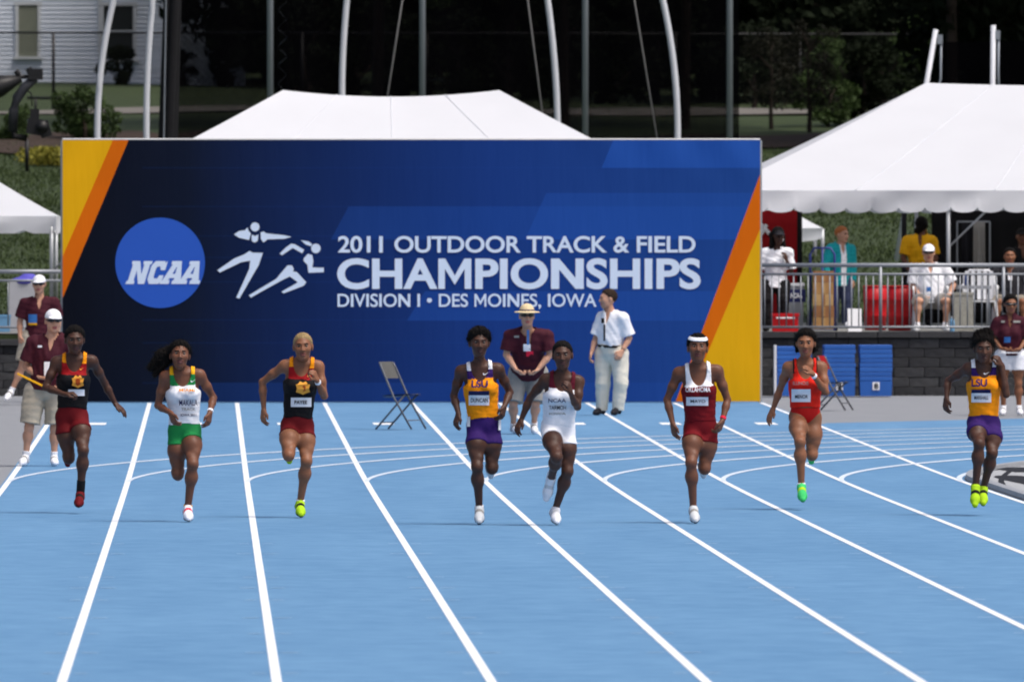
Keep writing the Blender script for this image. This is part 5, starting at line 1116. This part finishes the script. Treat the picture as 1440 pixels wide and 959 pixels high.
r = person('man in white cap, shirt and shorts sitting under the right tent', Y, dict(hd=(1306, 357), sa=(1287, 381), sb=(1329, 381), ea=(1283, 404), wa=(1294, 418), ta=(1306, 424), eb=(1341, 402), wb=(1335, 416), tb=(1326, 421), ha=(1297, 425), hb=(1321, 425), ka=(1291, 425), kb=(1332, 425), aa=(1290, fy - 7), ab=(1329, fy - 7), fa=(1287, fy), fb=(1332, fy)),
           s=1.0, sk='fair', sex='m', headf=.02, head=(0, 5, 0), lean=-.04, h=.012, seat=True, signs=dict(ka=1, kb=1, aa=.0, ab=.0, ea=.2, wa=.9, eb=.2, wb=.9), top=dict(kind='polo', mats=[ic['white']], sleeve=.85, bottom=.0, loose=.024), bottom=dict(kind='loose', mat=ic['stone'], len=.7, top=.10), shoes=wsh, socks=(ic['white'], .05), cap=('cap', ic['white']), glasses=True, fat=.02, decals=[('badge', (1303, 405, 1310, 414), ic['blueb'], None)], watch=('b', ic['silver']))
ground(r, Y, z=TZ(Y))
Y = 194.2; fy = feet(0, Y - .35)
r = person('spectator in black jacket sitting behind the woman official at the right edge', Y, dict(hd=(1420, 362), sa=(1401, 386), sb=(1438, 386), ea=(1396, 408), wa=(1405, 422), ta=(1412, 426), eb=(1443, 408), wb=(1436, 422), tb=(1430, 426), ha=(1409, 428), hb=(1431, 428), ka=(1403, 426), kb=(1438, 426), aa=(1402, fy - 7), ab=(1440, fy - 7), fa=(1400, fy), fb=(1441, fy)),
           s=.97, sk='tan', sex='m', headf=.02, lean=-.04, h=.013, seat=True, signs=dict(ka=1, kb=1, aa=0, ab=0, wa=.9, wb=.9), top=dict(kind='polo', mats=[ic['charcoal'], ic['white']], sleeve=2, bottom=.0, loose=.024, zones=lambda v, w, u: np.where((np.abs(v) < .03) & (w > .03) & (u > .75), 1, 0), name='jacket'), bottom=dict(kind='loose', mat=ic['khaki'], len=.75, top=.10), shoes=(ic['black'], ic['black'], ic['black']), hair=(hairk, .012, [], .004))
ground(r, Y, z=TZ(Y))
Y = 197.5; fy = feet(0, Y)
r = person('spectator in dark clothes standing deep under the tent at the right edge', Y, dict(hd=(1437, 334), sa=(1421, 358), sb=(1456, 358), ea=(1416, 382), wa=(1420, 402), ta=(1424, 412), eb=(1460, 382), wb=(1458, 402), tb=(1455, 412), ha=(1428, 404), hb=(1448, 404), ka=(1428, fy - 42), kb=(1449, fy - 42), aa=(1428, fy - 7), ab=(1449, fy - 7), fa=(1426, fy), fb=(1451, fy)),
           s=.97, sk='brown', sex='m', headf=.03, h=.014, signs=dict(ka=.1, kb=.1, aa=-.1, ab=-.1, wa=.4, wb=.4), top=dict(kind='polo', mats=[ic['black']], sleeve=2, bottom=-.05, loose=.026), bottom=dict(kind='trousers', mat=ic['charcoal'], top=.08), shoes=(ic['black'],) * 3, hair=(hairk, .010, [], .003), cap=('cap', ic['black']))
ground(r, Y, z=TZ(Y))
Y = 199.0; fy = feet(0, Y)
r = person('spectator in yellow top facing away under the right tent behind the seated man', Y, dict(hd=(1296, 318), sa=(1276, 340), sb=(1311, 340), ea=(1270, 364), wa=(1278, 380), ta=(1288, 384), eb=(1316, 364), wb=(1310, 380), tb=(1302, 384), ha=(1284, 388), hb=(1304, 388), ka=(1284, fy - 42), kb=(1305, fy - 42), aa=(1284, fy - 7), ab=(1305, fy - 7), fa=(1282, fy), fb=(1307, fy)),
           s=.98, sk='brown', sex='m', headf=.0, head=(170, 5, 0), h=.014, signs=dict(ka=.1, kb=.1, aa=-.1, ab=-.1, wa=.4, wb=.4), top=dict(kind='polo', mats=[ic['yellow']], sleeve=.8, bottom=-.02, loose=.026), bottom=dict(kind='trousers', mat=ic['black'], top=.08), shoes=(ic['black'],) * 3, hair=(hairk, .014, [((-.05, -.06, 0), (.05, -.06, -.08), .05, .05)], .003))
ground(r, Y, z=TZ(Y))
# ================================================================ furniture and gear
def at_root(o, root): o.parent = root; o.matrix_parent_inverse = Matrix.Translation(root.location).inverted(); return o
chairm = mat('chair_steel', (104, 106, 112), .4, .1, 8, metal=.3); seatm = mat('chair_seat_dark', (46, 46, 52), .5, .1, 6); backm = mat('chair_back_beige', (90, 89, 85), .5, .12, 8)
def folding_chair(c, yaw, label, back, s=1.0):
    root = empty('folding_chair', c, label, 'chair', 'folding chairs on the track')
    Rz = np.array(Matrix.Rotation(yaw, 3, 'Z')); q = lambda x, y, z: np.asarray(c) + Rz @ (np.array((x, y, z)) * s)
    for sx in (-.2, .2):     # front legs run up into the back frame, rear legs cross them
        MB().tube([q(sx, -.27, 0), q(sx, -.02, .40), q(sx * .98, .16, .78), q(sx * .9, .19, .84)], .013, 8).build('front_leg', chairm, root, True)
        MB().tube([q(sx * .86, .25, 0), q(sx * .86, -.17, .44)], .012, 8).build('rear_leg', chairm, root, True)
    MB().tube([q(-.2, -.20, .11), q(.2, -.20, .11)], .008, 6).build('cross_bar', chairm, root, True); MB().tube([q(-.17, .18, .08), q(.17, .18, .08)], .008, 6).build('cross_bar', chairm, root, True)
    v = []; f = []
    for j in range(7):
        for i in range(9): x = -.19 + .38 * i / 8; y = -.22 + .38 * j / 6; v.append(tuple(q(x, y, .435 + .012 * (x / .19) ** 2 - .02 * (j / 6)))); v.append(tuple(q(x, y, .415 + .012 * (x / .19) ** 2 - .02 * (j / 6))))
    for j in range(6):
        for i in range(8): a = 2 * (j * 9 + i); f += [[a, a + 2, a + 20, a + 18], [a + 1, a + 19, a + 21, a + 3]]
    obj('seat', v, f, seatm, root, True); v = []; f = []
    for j in range(6):
        for i in range(9): x = -.18 + .36 * i / 8; z = .64 + .21 * j / 5; yy = .105 + .09 * (j / 5) + .03 * (1 - (x / .18) ** 2); v.append(tuple(q(x, yy, z))); v.append(tuple(q(x, yy + .014, z)))
    for j in range(5):
        for i in range(8): a = 2 * (j * 9 + i); f += [[a, a + 2, a + 20, a + 18], [a + 1, a + 19, a + 21, a + 3]]
    obj('backrest', v, f, back, root, True); return root
c = G(562, 604); folding_chair((c[0], c[1], g(c[1]) + .01), math.radians(62), 'empty grey folding chair standing on the track before the banner', backm, .98)
c = G(1171, 577); folding_chair((c[0], c[1], g(c[1]) + .005), math.radians(70), 'grey folding chair with a red back in front of the blue mats', ic['red'], .86)
# blue folded mats against the wall, with number plates
matm = [mat('mat_blue_%d' % k, c_, .5, .06, 5, .2, 12) for k, c_ in enumerate(((44, 98, 180), (41, 94, 175), (47, 102, 184)))]
plate = ic['white']
def mats(px0, px1, pt, pb2, Y, label, num):
    A = U(px0, pb2, Y); B = U(px1, pt, Y); w = B[0] - A[0]; z0 = g(190) + .004; H = B[2] - z0
    root = empty('folded_mat', ((A[0] + B[0]) / 2, Y, z0), label, 'mat', 'blue folded mats against the wall')
    n = 8; lowf = .30
    for k in range(n):
        zz0 = z0 + H * (lowf + (1 - lowf) * k / n); hh = H * (1 - lowf) / n
        bm = bmesh.new(); bmesh.ops.create_cube(bm, size=1); bmesh.ops.scale(bm, vec=(w - rnd.uniform(0, .012), .5, hh - .004), verts=bm.verts); bmesh.ops.bevel(bm, geom=bm.edges[:], offset=.006, segments=1, affect='EDGES')
        me = bpy.data.meshes.new('mat_layer'); bm.to_mesh(me); bm.free(); me.materials.append(matm[k % 3]); o = bpy.data.objects.new('mat_layer', me); COL.objects.link(o); at_root(o, root); o.location = ((A[0] + B[0]) / 2 + rnd.uniform(-.006, .006), Y + .25, zz0 + hh / 2)
    m_ = MB(); m_.box(((A[0] + B[0]) / 2, Y + .25, z0 + H * lowf / 2), (w * .95, .48, H * lowf - .004), taper=1.04); m_.build('base_box', matm[0], root)
    if num:
        cx = (A[0] + B[0]) / 2; cz = z0 + H * .20
        pl = MB(); pl.box((cx, Y - .004, cz), (.10, .008, .115)); po = pl.build('number_plate', plate, root)
        v2, f2 = text2d(num, .03); obj('numeral', [(cx - .03 + a * .06, Y - .012, cz - .04 + b_ * .08) for a, b_ in v2], f2, ic['black'], po)
mats(1092, 1142, 487, 562, 188.6, 'leftmost stack of blue folded mats, next to the banner post', None)
mats(1158, 1203, 485, 562, 188.5, 'middle stack of blue folded mats with a number plate', '3')
mats(1209, 1255, 485, 562, 188.5, 'rightmost stack of blue folded mats with a number plate', '8')
A = U(1092, 562, 188.2); ep = MB(); ep.box((A[0] - .015, 188.35, g(190) + .37), (.03, .3, .74)); tag(ep.build('white_board', ic['white']), 'white board on edge at the left side of the blue mats', 'board')
# ---- terrace gear
redp = mat('red_plastic', (190, 16, 26), .45, .08, 5); greyp = mat('grey_plastic', (150, 154, 160), .5, .08, 5); whitep = mat('white_plastic', (226, 228, 232), .4, .04, 5); navyp = mat('navy_sign', (20, 30, 84), .5, .05, 4)
def barrel(px0, px1, pt, Y, label, m, name='drum', cat='bin', group=None):
    A = U(px0, pt, Y); B = U(px1, pt, Y); r_ = (B[0] - A[0]) / 2; z0 = TZ(Y); H = A[2] - z0
    root = empty(name, ((A[0] + B[0]) / 2, Y, z0), label, cat, group)
    pr = [(r_ * .88, 0), (r_ * .92, H * .3), (r_ * .95, H * .31), (r_ * .95, H * .34), (r_ * .93, H * .36), (r_ * .97, H * .66), (r_ * 1.0, H * .67), (r_ * 1.0, H * .70), (r_ * .98, H * .72), (r_, H * .97)]
    MB().lathe(((A[0] + B[0]) / 2, Y, z0), pr, 28).build('drum_body', m, root, True)
    MB().lathe(((A[0] + B[0]) / 2, Y, z0 + H * .97), [(r_ * 1.03, 0), (r_ * 1.04, H * .03), (r_ * .9, H * .035)], 28).build('rim', m, root, True); return root
barrel(1214, 1248, 402, 194.0, 'left one of the two red drums behind the railing', redp, group='red drums on the terrace')
barrel(1247, 1283, 402, 193.2, 'right one of the two red drums, beside the seated man', redp, group='red drums on the terrace')
barrel(1352, 1368, 410, 193.0, 'narrow pale stone litter bin right of the seated man', mat('stone_bin', (160, 158, 148), .9, .15, 20, .4, 50), 'litter_bin', 'bin') if False else None
sb = empty('litter_bin', (U(1354, 440, 192.4)[0], 192.4, TZ(192.4)), 'square pale pebbled litter bin right of the seated man', 'bin')
A = U(1341, 411, 192.4); B = U(1368, 411, 192.4); w = B[0] - A[0]; H = A[2] - TZ(192.4); stm = mat('pebble_concrete', (158, 157, 148), .95, .2, 30, .6, 60)
MB().box(((A[0] + B[0]) / 2, 192.4, TZ(192.4) + H * .46), (w, w, H * .92)).build('bin_body', stm, sb); MB().box(((A[0] + B[0]) / 2, 192.4, TZ(192.4) + H * .96), (w * 1.06, w * 1.06, H * .075)).build('bin_lid', stm, sb)
gb = empty('recycling_bin', (U(1112, 430, 193.4)[0], 193.4, TZ(193.4)), 'grey bin with a navy sign beside the woman in white on the terrace', 'bin')
A = U(1096, 402, 193.4); B = U(1130, 402, 193.4); w = B[0] - A[0]; H = A[2] - TZ(193.4); cx = (A[0] + B[0]) / 2
MB().box((cx, 193.4, TZ(193.4) + H * .5), (w * .9, .36, H), taper=1.1).build('bin_body', greyp, gb); MB().box((cx, 193.4, TZ(193.4) + H + .02), (w * 1.04, .42, .04)).build('bin_lid', whitep, gb)
s0 = U(1107, 425, 193.1); s1 = U(1133, 407, 193.1); sg_ = MB(); sg_.box((s0 + s1) / 2, (s1[0] - s0[0], .012, s1[2] - s0[2])); so = sg_.build('sign_plate', navyp, gb)
v2, f2 = text2d('NCAA', .04); obj('sign_lettering', [(s0[0] + .05 + a * (s1[0] - s0[0] - .1), 193.085, s0[2] + .06 + b_ * .075) for a, b_ in v2], f2, whitep, so)
A = U(1086, 440, 192.0); B = U(1122, 440, 192.0); cr = empty('cooler', ((A[0] + B[0]) / 2, 192.0, TZ(192)), 'low red cooler box behind the railing next to the banner', 'cooler')
MB().box(((A[0] + B[0]) / 2, 192, TZ(192) + .11), (B[0] - A[0], .3, .22)).build('cooler_body', redp, cr); MB().box(((A[0] + B[0]) / 2, 192, TZ(192) + .245), (B[0] - A[0] + .03, .33, .045)).build('cooler_lid', redp, cr); MB().tube([(A[0] + .05, 191.82, TZ(192) + .2), (B[0] - .05, 191.82, TZ(192) + .2)], .012, 6).build('handle', whitep, cr)
# hand truck with a stack of boxes
hb = empty('hand_truck', (U(1157, 455, 193.0)[0], 193.0, TZ(193)), 'blue hand truck with a rounded top behind the railing', 'hand truck'); bluef = mat('blue_enamel', (48, 60, 130), .4, .08, 5)
A = U(1140, 455, 193); B = U(1174, 348, 193); zt = B[2]
MB().tube([(A[0], 193.05, TZ(193) + .02), (A[0], 193.1, zt - .1), (A[0] + .06, 193.1, zt - .01), (B[0] - .06, 193.1, zt - .01), (B[0], 193.1, zt - .1), (B[0], 193.05, TZ(193) + .02)], .018, 8).build('frame', bluef, hb, True)
MB().tube([((A[0] + B[0]) / 2, 193.1, TZ(193) + .05), ((A[0] + B[0]) / 2, 193.1, zt - .02)], .014, 8).build('centre_bar', bluef, hb, True)
for z in (.3, .6, .85): MB().tube([(A[0], 193.1, TZ(193) + z), (B[0], 193.1, TZ(193) + z)], .012, 6).build('cross_bar', bluef, hb)
MB().box(((A[0] + B[0]) / 2, 192.93, TZ(193) + .02), (B[0] - A[0], .25, .012)).build('toe_plate', bluef, hb)
for x in (A[0] - .02, B[0] + .02): MB().tube([(x - .03, 193.2, TZ(193) + .1), (x + .03, 193.2, TZ(193) + .1)], .1, 14).build('wheel', blackm, hb, True)
cart = [mat('carton_%d' % k, c_, .85, .2, 9) for k, c_ in enumerate(((172, 132, 84), (150, 106, 70), (186, 152, 104)))]
z = TZ(193) + .03
for k, t in enumerate(('lowest', 'second from bottom', 'third from bottom', 'fourth from bottom', 'topmost')):
    h_ = .17; b_ = MB(); b_.box(((A[0] + B[0]) / 2 + rnd.uniform(-.01, .01), 192.90, z + h_ / 2), ((B[0] - A[0]) * .84, .22, h_ - .004)); o = tag(b_.build('carton', cart[k % 3]), t + ' brown carton in the stack on the blue hand truck', 'box', 'cartons on the hand truck')
    tp = MB(); tp.box(((A[0] + B[0]) / 2, 192.785, z + h_ / 2), (.05, .004, h_ - .02)); tp.build('tape', cart[(k + 2) % 3], o); z += h_
# A-frame sign, table, plastic chairs, bottles, clothes rack
af = empty('a_frame_sign', (U(1200, 455, 192.2)[0], 192.2, TZ(192.2)), 'small white A-frame board on the terrace below the teal jacket', 'sign')
for sgn in (-1, 1):
    A = U(1192, 460, 192.2); m_ = MB(); m_.v = [(A[0], 192.2 + sgn * .14, TZ(192.2)), (A[0] + .2, 192.2 + sgn * .14, TZ(192.2)), (A[0] + .2, 192.2 + sgn * .02, TZ(192.2) + .33), (A[0], 192.2 + sgn * .02, TZ(192.2) + .33)]; m_.f = [[0, 1, 2, 3]]; o = m_.build('panel', whitep, af); o.modifiers.new('s', 'SOLIDIFY').thickness = .012
def plastic_chair(px, Y, label, faceaway=False):
    z0 = TZ(Y); c = U(px, 440, Y); x = c[0]; root = empty('plastic_chair', (x, Y, z0), label, 'chair', 'white plastic chairs on the terrace')
    for sx in (-.22, .22):
        for yy in (-.2, .2): MB().tube([(x + sx * 1.12, Y + yy * 1.15, z0), (x + sx, Y + yy, z0 + .42)], [.02, .024], 8).build('leg', whitep, root, True)
        MB().tube([(x + sx * 1.1, Y - .2, z0 + .43), (x + sx * 1.15, Y - .2, z0 + .64), (x + sx * 1.1, Y + .2, z0 + .66)], .02, 8).build('armrest', whitep, root, True)
    MB().box((x, Y, z0 + .425), (.46, .44, .025)).build('seat', whitep, root)
    for k in range(5): MB().box((x - .18 + .09 * k, Y + .225, z0 + .66), (.055, .02, .42)).build('back_slat', whitep, root)
    MB().tube([(x - .23, Y + .22, z0 + .42), (x - .22, Y + .235, z0 + .8), (x - .14, Y + .24, z0 + .88), (x + .14, Y + .24, z0 + .88), (x + .22, Y + .235, z0 + .8), (x + .23, Y + .22, z0 + .42)], .02, 8).build('back_frame', whitep, root, True)
plastic_chair(1308, 192.85, 'white plastic chair under the seated man in the white cap'); plastic_chair(1378, 193.8, 'empty white plastic chair behind the folding table'); plastic_chair(1420, 194.3, 'white plastic chair under the spectator in the black jacket')
tb_ = empty('folding_table', (U(1372, 440, 193.2)[0], 193.2, TZ(193.2)), 'light grey folding table right of the pebbled litter bin', 'table')
A = U(1345, 404, 193.2); B = U(1393, 404, 193.2); zt = A[2]
MB().box(((A[0] + B[0]) / 2, 193.2, zt), (B[0] - A[0], .5, .05)).build('table_top', greyp, tb_)
for x in (A[0] + .04, B[0] - .04):
    for yy in (193.0, 193.4): MB().tube([(x, yy, TZ(193.2)), (x, yy, zt - .03)], .014, 8).build('leg', steel, tb_, True)
def bottle(px, Y, z, label, m, s=1.0):
    c = U(px, 400, Y); root = empty('bottle', (c[0], Y, z), label, 'bottle'); MB().lathe((c[0], Y, z), [(.032 * s, 0), (.034 * s, .02 * s), (.034 * s, .13 * s), (.03 * s, .15 * s), (.014 * s, .185 * s)], 14).build('bottle_body', m, root, True); MB().lathe((c[0], Y, z + .185 * s), [(.015 * s, 0), (.015 * s, .025 * s)], 12).build('bottle_cap', whitep, root)
bw = mat('bottle_blue', (110, 160, 200), .15, .06, 5, spec=.6)
bottle(1339, 191.5, TZ(191.5), 'water bottle standing on the terrace at the seated man\'s feet', bw, 1.1); bottle(1359, 193.1, zt + .026, 'bottle standing on the folding table', mat('bottle_navy', (50, 70, 120), .2, .06, 5), .9)
# red and black cloth backdrop and hanging garments under the tent
def hang(px0, px1, pt, pb2, Y, m, name, label, cat, fold=.05, nf=9):
    A = U(px0, pb2, Y); B = U(px1, pt, Y); v = []; f = []; n = 40
    for i in range(n + 1):
        for j in range(9):
            t = i / n; z = A[2] + (B[2] - A[2]) * j / 8; v.append((A[0] + (B[0] - A[0]) * t, Y + fold * math.sin(t * nf * 2.2 + .4 * j * .3) * (1.1 - j / 9), z))
    for i in range(n):
        for j in range(8): q = i * 9 + j; f.append([q, q + 9, q + 10, q + 1])
    o = obj(name, v, f, m, None, True); o.modifiers.new('s', 'SOLIDIFY').thickness = .006; return tag(o, label, cat)
YT2 = 198.5; zbot = lambda Y: 479.5 - 150.5 + (2.54 - TZ(Y)) * F / Y
RC = hang(1055, 1122, 296, zbot(198), 198.0, ic['red'], 'tent_curtain', 'red curtain wall at the left end of the right tent', 'curtain', .04, 5)
hang(1121, 1128, 296, zbot(197.8), 197.8, ic['black'], 'tent_curtain', 'narrow black curtain edge beside the red one', 'curtain', .02, 2)
for (x0, y0), (x1, y1) in (((1066, 312), (1083, 330)), ((1070, 330), (1078, 316))):
    A = U(x0, y0, 197.9); B = U(x1, y1, 197.9); MB().tube([A, B], .03, 6).build('curtain_stripe', whitep, RC)
hang(1268, 1275, 300, zbot(202), 202.0, ic['charcoal'], 'tent_curtain', 'narrow dark curtain left of the yellow top', 'curtain', .02, 2)
hang(1310, 1470, 296, zbot(202.5), 202.5, ic['black'], 'tent_curtain', 'wide black curtain at the back of the right tent', 'curtain', .06, 12)
hang(1353, 1367, 312, 388, 199.6, ic['charcoal'], 'hanging_jacket', 'dark grey garment hanging right of the tent pole', 'garment', .04, 4)
hang(1369, 1385, 312, 396, 199.4, ic['stone'], 'hanging_jacket', 'paler grey garment hanging under the right tent', 'garment', .04, 4)
rk = empty('clothes_rail', (U(1370, 420, 199.5)[0], 199.5, TZ(199.5)), 'metal clothes rail holding garments under the right tent', 'rail')
A = U(1346, 312, 199.5); B = U(1392, 312, 199.5)
MB().tube([(A[0], 199.5, A[2]), (B[0], 199.5, A[2])], .014, 8).build('rail', steel, rk)
for x in (A[0], B[0]):
    MB().tube([(x, 199.5, TZ(199.5)), (x, 199.5, A[2])], .014, 8).build('upright', steel, rk); MB().tube([(x, 199.25, TZ(199.5) + .02), (x, 199.75, TZ(199.5) + .02)], .014, 8).build('foot', steel, rk)
# ---- left terrace: purple-topped bag on a stand, blue crate
lb_ = empty('hooded_cart', (U(30, 450, 193)[0], 193, TZ(193)), 'grey cart with a purple hood behind the left railing', 'cart')
A = U(12, 472, 193); B = U(50, 396, 193); gm = mat('grey_fabric', (170, 172, 178), .7, .08, 6)
MB().box(((A[0] + B[0]) / 2, 193.2, (TZ(193) + B[2]) / 2), (B[0] - A[0], .4, B[2] - TZ(193)), taper=.92).build('cart_body', gm, lb_)
pv = ic['purple']; f, lo, ax = grid([ell(U(34, 396, 193.2), (.20, .22, .07), None, .02), ell(U(40, 391, 193.2), (.13, .15, .07), None, .03)], .012); V, Q = snet(f, lo, .012); obj('cart_hood', V, Q, mat('violet_fabric', (84, 80, 180), .7, .08, 6), lb_, True)
bc = empty('blue_crate', (U(6, 470, 192)[0], 192, TZ(192)), 'blue crate at the left edge behind the railing', 'crate'); A = U(-6, 470, 192); B = U(14, 448, 192)
MB().box(((A[0] + B[0]) / 2, 192, TZ(192) + .11), (B[0] - A[0], .26, .22), taper=1.1).build('crate_body', bw, bc); MB().box(((A[0] + B[0]) / 2, 192, TZ(192) + .235), (B[0] - A[0] + .04, .3, .03)).build('crate_rim', bw, bc)
